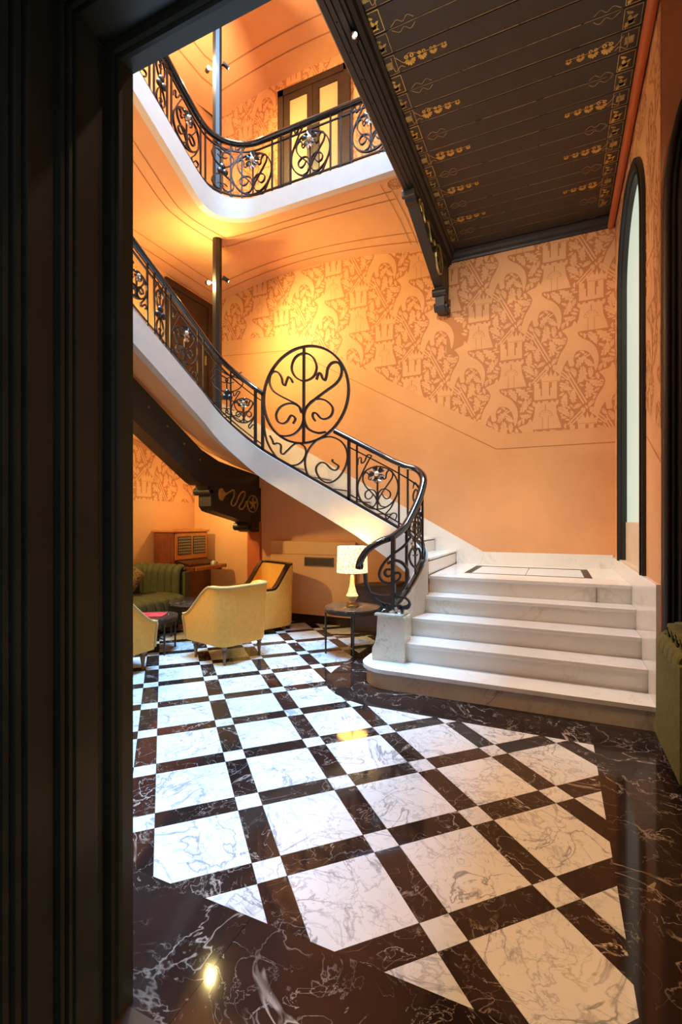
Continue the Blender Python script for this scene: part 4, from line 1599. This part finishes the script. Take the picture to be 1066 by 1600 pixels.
# soffit of the next floor up, with its coved edge
uc = struct(thing('ceiling_upper', None, None, (-3.0, 5.6, 8.7)), 'orange coved ceiling above the gallery')
uout = lambda s, o: arch_w(o, 8.12, .20)
uin = lambda s: 8.82
mk('cove', ruled(GP, 0, GP.len, uin, uout, YB, XL, 100, 14, .12), 'plaster', uc, smooth=60)
mk('edge', band(GP, 0, GP.len, uin, -.05, .03, -.02, .22, 100), 'fascia', uc)
mk('deck', ruled(GP, 0, GP.len, lambda s: 9.04, lambda s, o: 9.04, YB, XL, 60, 4), 'plaster', uc)
for (v0, sa, sb) in ((.20, 0, GP.len), (.32, 0, GP.len), (.72, 0, GP.len), (.84, 0, GP.len)):
    mk('painted_line', ruled(GP, sa, sb, uin, uout, YB, XL, 100, 1, .12, v0, v0 + .010, -.004), 'paint_line', uc)

# ------------------------------------------------------------------ slender iron column with spotlights
cl = thing('iron_column', 'slender black iron column rising through stair and gallery', 'column', (-4.07, 5.02, 2.6))
octo = [(.062 * math.cos(PI / 8 + k * PI / 4), .062 * math.sin(PI / 8 + k * PI / 4)) for k in range(8)]
oc = [(-4.07 + a, 5.02 + b2) for a, b2 in octo]
mk('shaft', MB().prism(oc, 2.55, 8.75), 'black_paint', cl)


def spot_fix(z, dx, dy, aim, power, label, kind='SPOT', color=WARM):
    base = Vector((-4.07, 5.02, z))
    p = base + Vector((dx, dy, 0))
    t_ = thing('spotlight', label, 'spotlight', tuple(base))
    a = Vector(aim).normalized()
    mk('bracket_arm', MB().tube([base + Vector((dx, dy, 0)).normalized() * .055, p], .008, 8), 'black_paint', t_)
    mk('lamp_body', MB().tube([p - a * .05, p + a * .035], .026, 14), 'black_paint', t_, smooth=40)
    mk('bulb', MB().lathe([(.021, 0), (.018, .010), (.008, .016)], 14, mat=Matrix.Translation(p + a * .021) @ a.to_track_quat('Z', 'Y').to_matrix().to_4x4()), 'bulb', t_, smooth=60)
    l = light('spotlight_glow', kind, tuple(p + a * .09), power, color, tuple(p + a * 2), spot=150, blend=.9, radius=.03)
    return t_


spot_fix(4.55, -.105, -.055, (.75, -.45, -.35), 42, 'lit spotlight on the iron column above the stair flight', 'POINT')
spot_fix(7.36, -.105, -.055, (.75, -.45, -.20), 150, 'lit spotlight on the iron column above the gallery', 'POINT', (1.0, 0.80, 0.50))
spot_fix(4.60, .10, .06, (.62, .72, -.45), 170, 'spotlight on the iron column turned to the stair wallpaper')
spot_fix(7.42, .10, .06, (.55, .75, -.45), 130, 'spotlight on the iron column turned to the gallery wallpaper')

# ------------------------------------------------------------------ doors
d1 = struct(thing('door_1', None, None, (-3.35, YB, 5.36)), 'dark double door with pale frosted panes on the gallery')
DX = (-3.96, -2.735)
for (a, b2) in ((DX[0], DX[0] + .10), (DX[1] - .10, DX[1])):
    mk('door_frame', MB().box(a, b2, YB - .05, YB, 5.33, 8.11), 'door_wood', d1)
mk('door_frame', MB().box(DX[0], DX[1], YB - .05, YB, 8.01, 8.11), 'door_wood', d1)
xm = (DX[0] + DX[1]) / 2
for (a, b2) in ((DX[0] + .10, xm), (xm, DX[1] - .10)):
    lf = MB()
    lf.box(a + .003, a + .10, YB - .035, YB, 5.37, 8.01)
    lf.box(b2 - .10, b2 - .003, YB - .035, YB, 5.37, 8.01)
    lf.box(a + .10, b2 - .10, YB - .035, YB, 7.92, 8.01)
    lf.box(a + .10, b2 - .10, YB - .035, YB, 5.37, 5.62)
    q = mk('door_leaf', lf, 'door_wood', d1)
    mk('pane', MB().box(a + .10, b2 - .10, YB - .012, YB, 5.62, 7.92), 'frost', q)
d2 = struct(thing('door_2', None, None, (XL, 5.8, 2.9)), 'dark wooden door at the head of the winding steps')
mk('door_frame', MB().box(XL, XL + .05, 5.28, 5.38, 2.7, 5.0), 'door_wood', d2)
mk('door_frame', MB().box(XL, XL + .05, 6.20, 6.30, 2.7, 5.0), 'door_wood', d2)
mk('door_frame', MB().box(XL, XL + .05, 5.38, 6.20, 4.90, 5.0), 'door_wood', d2)
q = mk('door_leaf', MB().box(XL, XL + .03, 5.38, 6.20, 2.7, 4.90), 'door_wood', d2)
for (za, zb) in ((2.95, 3.7), (3.85, 4.75)):
    mk('door_panel', MB().box(XL + .03, XL + .042, 5.50, 6.08, za, zb, .006), 'door_wood', q)
mk('door_handle', MB().box(XL + .03, XL + .06, 6.12, 6.14, 3.95, 4.10, .004), 'brass', q)
mk('door_plate', MB().box(XL + .042, XL + .048, 5.72, 5.90, 3.45, 3.62), 'brass', q)

# ------------------------------------------------------------------ arched window on the landing
w1 = struct(thing('window_1', None, None, (XR, WYC, WZ0)), 'tall round-arched window with black frame and pale frosted glass')


def arch_band(mb, yc, zs, r0, r1, z0, x0, x1, n=26):
    outer = [(yc - r1, z0)] + arc(yc, zs, r1, PI, 0, n) + [(yc + r1, z0)]
    inner = [(yc - r0, z0)] + arc(yc, zs, r0, PI, 0, n) + [(yc + r0, z0)]
    m_ = len(outer)
    vs = [(x0, *p) for p in outer] + [(x0, *p) for p in inner] + [(x1, *p) for p in outer] + [(x1, *p) for p in inner]
    fs = []
    for i in range(m_ - 1):
        fs += [(i, i + 1, m_ + i + 1, m_ + i), (2 * m_ + i, 3 * m_ + i, 3 * m_ + i + 1, 2 * m_ + i + 1), (i, 2 * m_ + i, 2 * m_ + i + 1, i + 1), (m_ + i, m_ + i + 1, 3 * m_ + i + 1, 3 * m_ + i)]
    fs += [(0, m_, 3 * m_, 2 * m_), (m_ - 1, 3 * m_ - 1, 4 * m_ - 1, 2 * m_ - 1)]
    return mb.add(vs, fs)


mk('architrave', arch_band(MB(), WYC, WZS, IW, WHW, WZ0, XR - .028, XR + .01), 'black_paint', w1, smooth=30)
mk('architrave_bead', arch_band(MB(), WYC, WZS, IW + .03, IW + .05, WZ0, XR - .040, XR - .028), 'black_paint', w1, smooth=30)
mk('reveal', arch_band(MB(), WYC, WZS, IW - .025, IW, WZ0, XR, XR + .20), 'black_paint', w1, smooth=30)
gp = [(WYC - IW + .02, 1.40)] + arc(WYC, WZS, IW - .02, PI, 0, 26) + [(WYC + IW - .02, 1.40)]
mk('pane', MB().prism(gp, XR + .045, XR + .055, 'x'), 'pane', w1)
mk('lower_panel', MB().box(XR + .035, XR + .055, WYC - IW + .02, WYC + IW - .02, WZ0, 1.40), 'sill_panel', w1)
mk('mullion', MB().box(XR + .015, XR + .044, WYC - .50, WYC - .46, 1.40, 2.25), 'black_paint', w1)
mk('sill', MB().box(XR - .02, XR + .05, WYC - IW, WYC + IW, WZ0 - .0, WZ0 + .012), 'sill_panel', w1)

# fluted parabolic archway on the return wall
aw = struct(thing('door_3', None, None, (1.5, 3.72, 0)), 'black fluted archway casing behind the olive sofa')
AXC, AHW, AZS, AB = 1.50, .845, 3.45, 2.1
ab = 1.55


def ell(r_, hgt, n=22):
    return [(AXC - r_, 0.0)] + [(AXC - r_ * math.cos(PI * k / n), AZS + hgt * math.sin(PI * k / n)) for k in range(n + 1)] + [(AXC + r_, 0.0)]


for k in range(8):
    r0 = AHW - k * .036
    a = ell(r0, min(ab, 1.48) - k * .036)
    y_ = 3.72 - (.035 if k % 2 == 0 else .018)
    pts = [Vector((p[0], y_, p[1])) for p in a]
    pts = [p for p in pts if p.z <= ZC + .15]
    mb = MB()
    left_ = [p for p in pts if p.x <= AXC]
    right_ = [p for p in pts if p.x > AXC]
    for seg in (left_, right_):
        if len(seg) > 1:
            mb.sweep(seg, Vector((0, 1, 0)), .036, .05, sec=[(-.5, .5), (.5, .5), (.5, -.1), (.28, -.45), (0, -.55), (-.28, -.45), (-.5, -.1)])
    mk('fluted_moulding', mb, 'black_paint', aw, smooth=40)
mk('door_leaf', MB().box(AXC - AHW + .26, AXC + AHW - .26, 3.700, 3.718, 0.01, AZS), 'door_wood', aw)

# ------------------------------------------------------------------ sloping riveted steel beam under the second flight
sb = thing('steel_beam', 'black riveted steel beam sloping under the upper stair flight', 'beam', (-4.09, 4.6, 1.86))
pf = lambda y: 2.961 - .5876 * (y - 3.527)
prf = [(1.3, pf(1.3)), (4.66, pf(4.66)), (5.0, 2.19), (YLOW, 2.08), (YLOW, 1.86), (4.62, 1.86), (4.55, pf(4.55) - .47), (1.3, pf(1.3) - .47)]
mk('beam_web', MB().prism(prf, -4.18, -4.02, 'x'), 'steel', sb)
fr_ = [(1.3, pf(1.3) - .255), (4.66, pf(4.66) - .255), (4.70, 1.93), (4.62, 1.86), (4.55, pf(4.55) - .47), (1.3, pf(1.3) - .47)]
mk('beam_flange', MB().prism(fr_, -4.02, -3.985, 'x'), 'steel', sb)
for k in range(12):
    y = 4.62 - k * .27
    c3 = Vector((-4.015, y, pf(y) - .15))
    mk('rivet', MB().lathe([(.013, 0), (.011, .008), (.005, .012)], 10, mat=Matrix.Translation(c3) @ Vector((1, 0, 0)).to_track_quat('Z', 'Y').to_matrix().to_4x4()), 'rivet', sb, smooth=60)
# ------------------------------------------------------------------ upholstered tub armchairs (local axes: front = -y, right = +x)
def u_path(w, d, r_, n=10):
    """rounded U from the front of the left arm, round the back, to the front of the right arm"""
    hw = w / 2
    pts = [Vector((-hw, -d / 2)), Vector((-hw, -d / 4)), Vector((-hw, 0)), Vector((-hw, d / 2 - r_))]
    pts += [Vector(p) for p in arc(-hw + r_, d / 2 - r_, r_, PI, PI / 2, n)[1:]]
    pts += [Vector((0, d / 2))]
    pts += [Vector(p) for p in arc(hw - r_, d / 2 - r_, r_, PI / 2, 0, n)]
    pts += [Vector((hw, 0)), Vector((hw, -d / 4)), Vector((hw, -d / 2))]
    return pts


def resample(pts, n):
    L = [0]
    for a, b2 in zip(pts[:-1], pts[1:]):
        L.append(L[-1] + (b2 - a).length)
    out = []
    for k in range(n + 1):
        s = L[-1] * k / n
        i = 0
        while i < len(L) - 2 and L[i + 1] < s:
            i += 1
        out.append(pts[i].lerp(pts[i + 1], (s - L[i]) / max(1e-9, L[i + 1] - L[i])))
    return out


def tub_chair(label, loc, rz, h_back, h_arm, zb, w=.66, d=.64, trim='mustard_edge', trim_r=.014, legs=True, flare=.03, mid=.62, lo=.06, group=None):
    t_ = thing('armchair', label, 'armchair', loc, rz, group)
    path = resample(u_path(w, d, .13), 48)
    n = len(path)

    def hz(p):
        u = (p.y + d / 2) / d          # 0 front, 1 back
        u = max(0, min(1, (u - lo) / mid))
        k = u * u * (3 - 2 * u) * .45 + u * .55
        return h_arm + (h_back - h_arm) * k
    mb = MB()
    vs, fs = [], []
    th = .085
    rows = []
    for i, p in enumerate(path):
        a, c_ = path[max(0, i - 1)], path[min(n - 1, i + 1)]
        tg = (c_ - a).normalized()
        out = Vector((-tg.y, tg.x))
        zt = hz(p)
        row = []
        for (o, z) in ((-.012, zb), (0, zb + .03), (flare * .35, zb + (zt - zb) * .5), (flare, zt - .035), (flare - .004, zt - .012), (flare - .022, zt), (flare - th + .02, zt), (flare - th + .004, zt - .015), (-th + flare * .4, zb + (zt - zb) * .5), (-th, zb + .05)):
            q = p + out * o
            row.append((q.x, q.y, z))
        rows.append(row)
    m_ = len(rows[0])
    for r_ in rows:
        vs += r_
    for i in range(n - 1):
        for q in range(m_ - 1):
            fs.append((i * m_ + q, i * m_ + q + 1, (i + 1) * m_ + q + 1, (i + 1) * m_ + q))
    fs.append(tuple(range(m_)))
    fs.append(tuple((n - 1) * m_ + q for q in range(m_ - 1, -1, -1)))
    mb.add(vs, fs)
    mk('shell', mb, 'mustard', t_, local=True, smooth=50)
    edge = [Vector(r_[4]) for r_ in rows]
    front_l = [Vector(rows[0][k]) for k in (1, 2, 3)]
    front_r = [Vector(rows[-1][k]) for k in (3, 2, 1)]
    if trim == 'mustard_edge':
        mk('piping', MB().tube(front_l + edge + front_r, trim_r, 8), trim, t_, local=True, smooth=60)
    else:
        top = [(Vector(r_[5]) + Vector(r_[6])) / 2 + Vector((0, 0, .006)) for r_ in rows]
        mk('wood_rim', MB().sweep(top, Vector((0, 0, 1)), .080, .024), trim, t_, local=True, smooth=40)
        fr_l = [Vector(rows[0][6]) + Vector((.02, -.012, 0)), Vector(rows[0][9]) + Vector((.02, -.012, 0))]
    sb_ = MB().box(-w / 2 + .07, w / 2 - .07, -d / 2 - .035, d / 2 - .07, zb + .005, h_arm - .16, .03)
    mk('seat_base', sb_, 'mustard', t_, local=True, smooth=50)
    mk('seat_cushion', MB().box(-w / 2 + .075, w / 2 - .075, -d / 2 - .05, d / 2 - .08, h_arm - .16, h_arm - .03, .045), 'mustard', t_, local=True, smooth=60)
    if legs:
        for sx_ in (-1, 1):
            for sy_ in (-1, 1):
                prof_ = [(.012, 0), (.016, .02), (.013, .05), (.020, .09), (.026, .13), (.018, .145), (.028, .155), (.028, zb + .01)]
                mk('leg', MB().lathe(prof_, 12, (sx_ * (w / 2 - .075), sy_ * (d / 2 - .075), 0)), 'leg_wood', t_, local=True, smooth=50)
    else:
        for sx_ in (-1, 1):
            for sy_ in (-1, 1):
                mk('leg', MB().box(sx_ * (w / 2 - .07) - .02, sx_ * (w / 2 - .07) + .02, sy_ * (d / 2 - .07) - .02, sy_ * (d / 2 - .07) + .02, 0, zb + .005), 'dark_wood', t_, local=True)
    return t_


# facing -x, its back to the stair
tub_chair('mustard velvet tub armchair on turned legs, back turned to the marble steps', (-3.13, 4.03, 0), math.radians(-90 - 14), .775, .47, .185, w=.60, d=.62)
tub_chair('mustard velvet tub armchair beside the table with the red magazine', (-3.80, 3.09, 0), math.radians(180 - 2), .775, .47, .185, w=.60, d=.62)
tub_chair('mustard armchair with dark wooden rim standing by the vent panel', (-3.57, 5.24, 0), math.radians(-22), .84, .54, .05, w=.68, d=.70, trim='dark_wood', legs=False, flare=.02, mid=.36, lo=.52)


# ------------------------------------------------------------------ channel-tufted olive sofas (front = -y)
def channel_sofa(label, loc, rz, w, d, h_, mat, n_back, seat_z=.43, n_seat=9, leg_h=.08):
    t_ = thing('sofa', label, 'sofa', loc, rz)
    pth = resample(u_path(w - .10, d - .10, .20), n_back)
    mk('shell', MB().prism([(p.x * 1.0, p.y * 1.0) for p in u_path(w, d, .22)] + [(p.x, p.y) for p in u_path(w - .16, d - .16, .18)[::-1]][0:] if False else [tuple(p) for p in u_path(w, d, .22)] + [(q.x * (w - .2) / w, -d / 2 + (q.y + d / 2) * (d - .1) / d) for q in u_path(w, d, .22)[::-1]], leg_h, h_ - .06), mat, t_, local=True)
    for i in range(n_back):
        a, b2 = pth[i], pth[i + 1]
        c_ = (a + b2) / 2
        tg = (b2 - a)
        wd = tg.length / 2
        tg.normalize()
        inn = Vector((tg.y, -tg.x))
        # a roll that climbs the inner face and turns over the top edge
        prof_ = [(c_ + inn * .10, seat_z - .06), (c_ + inn * .095, h_ - .16), (c_ + inn * .085, h_ - .05), (c_ + inn * .03, h_ + .005), (c_ - inn * .035, h_ - .03), (c_ - inn * .048, h_ - .09)]
        pts = catmull([(p.x, p.y, z) for p, z in prof_], 3)
        sec = [(wd * math.cos(x), .040 * max(-.2, math.sin(x))) for x in [2 * PI * k / 10 for k in range(10)]]
        nm = []
        for k in range(len(pts)):
            t3 = (pts[min(k + 1, len(pts) - 1)] - pts[max(k - 1, 0)]).normalized()
            s3 = Vector((tg.x, tg.y, 0))
            nn = t3.cross(s3)
            nm.append(nn if nn.dot(Vector((inn.x, inn.y, .6))) > 0 else -nn)
        mk('back_channel', MB().sweep(pts, nm, 1, 1, False, None, sec), mat, t_, local=True, smooth=60)
    ws = w - .30
    for i in range(n_seat):
        x0 = -ws / 2 + ws * i / n_seat
        wd = ws / n_seat / 2
        pts = [(x0 + wd, d / 2 - .12, seat_z - .03), (x0 + wd, 0, seat_z), (x0 + wd, -d / 2 + .03, seat_z - .005), (x0 + wd, -d / 2 - .03, seat_z - .05), (x0 + wd, -d / 2 - .04, seat_z - .14), (x0 + wd, -d / 2 - .02, leg_h + .03)]
        pts = catmull(pts, 4)
        sec = [(wd * math.cos(x), .05 * math.sin(x)) for x in [2 * PI * k / 10 for k in range(10)]]
        nm = []
        for k in range(len(pts)):
            t3 = (pts[min(k + 1, len(pts) - 1)] - pts[max(k - 1, 0)]).normalized()
            nm.append(t3.cross(Vector((-1, 0, 0))))
        mk('seat_channel', MB().sweep(pts, nm, 1, 1, False, None, sec), mat, t_, local=True, smooth=60)
    mk('seat_base', MB().box(-w / 2 + .12, w / 2 - .12, -d / 2, d / 2 - .1, leg_h, seat_z - .06, .02), mat, t_, local=True)
    for sx_ in (-1, 1):
        for sy_ in (-1, 1):
            mk('leg', MB().lathe([(.015, 0), (.02, leg_h)], 10, (sx_ * (w / 2 - .12), sy_ * (d / 2 - .12), 0)), 'dark_wood', t_, local=True)
    return t_


channel_sofa('olive velvet channel-tufted sofa along the lounge wall', (-4.82, 3.93, 0), math.radians(90), 1.95, .80, .80, 'green', 26, n_seat=13)
channel_sofa('olive sofa with ribbed back standing beside the bottom marble step', (1.390, 3.255, 0), 0.0, 1.66, .82, .745, 'green2', 26, n_seat=10, leg_h=.10)

# patterned cushion leaning on the sofa
cu = thing('cushion', 'patterned russet cushion leaning on the olive lounge sofa', 'cushion', (-4.92, 4.22, .47))


def pillow(u, v):
    x, y = u * 2 - 1, v * 2 - 1
    return x, y


mb = MB()
for sg in (1, -1):
    mb.grid(lambda u, v: Vector(((u * 2 - 1) * .215 * (1 - .06 * (v * 2 - 1) ** 2), sg * .075 * max(0, (1 - (u * 2 - 1) ** 4) * (1 - (v * 2 - 1) ** 4)) ** .6, (v * 2 - 1) * .215 * (1 - .06 * (u * 2 - 1) ** 2))), 14, 14)
mb.xf(Matrix.Translation((.02, .0, .235)) @ Matrix.Rotation(math.radians(62), 4, 'Z') @ Matrix.Rotation(math.radians(-24), 4, 'X') @ Matrix.Rotation(math.radians(38), 4, 'Y'))
mk('cover', mb, 'cushion', cu, local=True, smooth=80)


# ------------------------------------------------------------------ round tables
def round_table(name, label, loc, R, H_, top_mat, n_leg=4, rot=0.0, ring=None):
    t_ = thing(name, label, 'table', loc)
    mk('table_top', MB().lathe([(R * .985, H_ - .022), (R, H_ - .018), (R, H_ - .004), (R * .99, H_)], 44), top_mat, t_, local=True, smooth=40)
    mk('rim', MB().lathe([(R * .97, H_ - .052), (R * .985, H_ - .052), (R * .985, H_ - .0225), (R * .9, H_ - .0225)], 44), 'bronze', t_, local=True, smooth=40)
    for k in range(n_leg):
        a = rot + 2 * PI * k / n_leg
        x, y = R * .95 * math.cos(a), R * .95 * math.sin(a)
        mk('leg', MB().tube([(x, y, 0), (x, y, H_ - .05)], .0105, 10), 'bronze', t_, local=True, smooth=60)
    if ring:
        for k in range(n_leg // 2 if n_leg == 4 else n_leg):
            a = rot + 2 * PI * k / n_leg
            x, y = R * .95 * math.cos(a), R * .95 * math.sin(a)
            q = (-x, -y, ring) if n_leg == 4 else (0, 0, ring)
            mk('stretcher', MB().tube([(x, y, ring), q], .007, 8), 'bronze', t_, local=True, smooth=60)
    return t_


round_table('side_table', 'round black marble side table holding the lit lamp', (-1.98, 4.66, 0), .30, .50, 'table_marble', 4, math.radians(-65), .20)
round_table('coffee_table', 'low round black marble table in front of the olive sofa', (-3.98, 4.58, 0), .36, .43, 'table_marble', 4, .5, None)
round_table('coffee_table', 'small low round table with a red magazine on it', (-3.98, 3.86, 0), .25, .385, 'table_marble', 4, math.radians(-20), .16)
mg = tag(mk('magazine', MB().box(-.15, .15, -.11, .11, .0, .012, .003), 'magazine', None, local=True), 'red magazine lying on the small low table', 'magazine')
mg.location = (-4.02, 3.85, .385)
mg.rotation_euler = (0, 0, .5)

# ------------------------------------------------------------------ table lamp
lp = thing('table_lamp', 'carved ivory table lamp with lit perforated drum shade', 'lamp', (-1.985, 4.665, .50))
mk('base', MB().lathe([(.062, 0), (.062, .018), (.055, .022), (.055, .036), (.045, .042)], 28), 'brass', lp, local=True, smooth=40)
mk('stem', MB().lathe([(.040, .042), (.034, .055), (.040, .068), (.052, .085), (.060, .105), (.062, .120), (.056, .135), (.050, .142), (.046, .155), (.042, .175), (.033, .20), (.026, .23), (.022, .27), (.020, .30), (.016, .325), (.012, .335)], 26), 'ceramic', lp, local=True, smooth=50)
mk('bead_band', MB().lathe([(.060, .110), (.067, .116), (.060, .122)], 26), 'ceramic', lp, local=True, smooth=60)
mk('socket', MB().lathe([(.010, .335), (.010, .40)], 12), 'brass', lp, local=True, smooth=60)
sh = MB()
vs, fs = [], []
seg = 48
for (r_, z) in ((.166, .365), (.158, .640), (.155, .640), (.163, .365)):
    for k in range(seg):
        a = 2 * PI * k / seg
        rr = r_ * (1 + .006 * math.sin(24 * a))
        vs.append((rr * math.cos(a), rr * math.sin(a), z))
for i in range(4):
    j = (i + 1) % 4
    for k in range(seg):
        l = (k + 1) % seg
        fs.append((i * seg + k, i * seg + l, j * seg + l, j * seg + k))
sh.add(vs, fs)
mk('shade', sh, 'shade', lp, local=True, smooth=60)
light('table_lamp_glow', 'POINT', (-1.985, 4.665, 1.02), 16, WARM, radius=.05)

# ------------------------------------------------------------------ telephone switchboard against the left wall (front +x)
sw = thing('switchboard', 'antique mahogany telephone switchboard with two jack panels and a shelf', 'switchboard', (-5.05, 5.41, 0))
X0, X1, Y0, Y1 = XL + .02, -4.86, 5.06, 5.76
mk('lower_cabinet', MB().box(X0, X1 + .10, Y0 + .03, Y1 - .03, 0, .72, .006), 'mahogany', sw)
mk('upper_cabinet', MB().box(X0, X1, Y0, Y1, .72, 1.25, .006), 'mahogany', sw)
mk('side_panel', MB().box(X0 + .05, X1 - .05, Y0 - .006, Y0, .80, 1.17, .003), 'mahogany', sw)
mk('cornice', MB().box(X0, X1 + .03, Y0 - .02, Y1 + .02, 1.25, 1.28, .006), 'mahogany_light', sw)
mk('top_rail', MB().box(X0 + .05, X1 - .05, Y0 + .30, Y1 - .04, 1.28, 1.29), 'mahogany_light', sw)
fp = mk('front_panel', MB().box(X1, X1 + .012, Y0 + .02, Y1 - .02, .86, 1.24, .003), 'mahogany_light', sw)
for (a, b2) in ((Y0 + .07, Y0 + .335), (Y0 + .375, Y1 - .06)):
    jf = mk('jack_field', MB().box(X1 + .012, X1 + .018, a, b2, .93, 1.19), 'dark_wood', sw)
    for r_ in range(6):
        mb = MB()
        z = .945 + r_ * .041
        mb.box(X1 + .018, X1 + .024, a + .012, b2 - .012, z, z + .022)
        mk('jack_strip', mb, 'jack', jf)
        mb = MB()
        nk = 12
        for k in range(nk):
            yy = a + .02 + k * (b2 - a - .04) / (nk - 1)
            mb.box(X1 + .024, X1 + .028, yy - .004, yy + .004, z + .005, z + .017)
        mk('jacks', mb, 'black_paint', jf)['kind'] = 'stuff'
mk('key_shelf', MB().box(X1 - .02, X1 + .36, Y0 - .01, Y1 + .01, .72, .775, .006), 'mahogany', sw)
mk('drawer', MB().box(X1 + .36, X1 + .375, Y0 + .03, Y1 - .03, .725, .77, .003), 'mahogany_light', sw)
for k in range(2):
    mk('knob', MB().lathe([(.010, 0), (.010, .012), (.004, .016)], 10, mat=Matrix.Translation((X1 + .375, Y0 + .2 + k * .32, .748)) @ Vector((1, 0, 0)).to_track_quat('Z', 'Y').to_matrix().to_4x4()), 'brass', sw)
mk('key_panel', MB().prism([(X1 + .02, .775), (X1 + .24, .775), (X1 + .24, .80), (X1 + .02, .85)], Y0 + .05, Y1 - .05, 'y'), 'dark_wood', sw)
mk('dial', MB().lathe([(.045, .0), (.045, .03), (.03, .05), (.025, .055)], 20, (X1 + .29, Y1 - .20, .775)), 'jack', sw, smooth=40)
mk('strut', MB().box(X1 + .10, X1 + .30, Y1 - .06, Y1 - .03, .69, .72), 'mahogany', sw)

# ------------------------------------------------------------------ vent panel, skirting, cupboard under the stair
vp = thing('vent_panel', 'peach-painted radiator panel with an air grille under the stair', 'vent panel', (-3.1, YLOW, 0))
mk('panel_board', MB().box(-3.78, -2.45, YLOW - .06, YLOW, .10, 1.125, .004), 'cream_wall', vp)
mk('panel_top', MB().box(-3.78, -2.45, YLOW - .064, YLOW, .94, .946), 'paint_line', vp)
VX0, VX1, VZ0, VZ1 = -3.215, -2.77, .785, .905
gf = MB()
for (a, b2, c_, d) in ((VX0, VX1, VZ0, VZ0 + .012), (VX0, VX1, VZ1 - .012, VZ1), (VX0, VX0 + .012, VZ0, VZ1), (VX1 - .012, VX1, VZ0, VZ1)):
    gf.box(a, b2, YLOW - .078, YLOW - .06, c_, d)
gq = mk('grille', gf, 'grille', vp)
mk('grille_back', MB().box(VX0, VX1, YLOW - .063, YLOW - .06, VZ0, VZ1), 'black_paint', gq)
for k in range(7):
    z = VZ0 + .018 + k * .0135
    mk('slat', MB().box(VX0 + .012, VX1 - .012, YLOW - .075, YLOW - .064, z, z + .006), 'grille', gq)
struct(mk('baseboard_alcove', MB().box(XL, -1.36, YLOW - .02, YLOW, 0, .10), 'door_wood'), 'dark skirting board along the alcove wall')
struct(mk('baseboard_left', MB().box(XL, XL + .02, 1.0, YLOW, 0, .10), 'door_wood'), 'dark skirting board along the lounge wall')
cb_ = thing('under_stair_cupboard', 'low black cupboard tucked under the stair behind the lamp', 'cupboard', (-1.95, 5.7, 0))
mk('carcass', MB().prism([(-2.33, 0), (-1.45, 0), (-1.45, .45), (-1.75, .62), (-2.33, .57)], 5.50, 5.89, 'y'), 'door_wood', cb_)
mk('door', MB().box(-2.30, -1.80, 5.488, 5.50, .04, .54, .004), 'door_wood', cb_)
mk('top_board', MB().prism([(-2.35, .57), (-1.75, .62), (-1.75, .64), (-2.35, .59)], 5.48, 5.90, 'y'), 'black_paint', cb_)
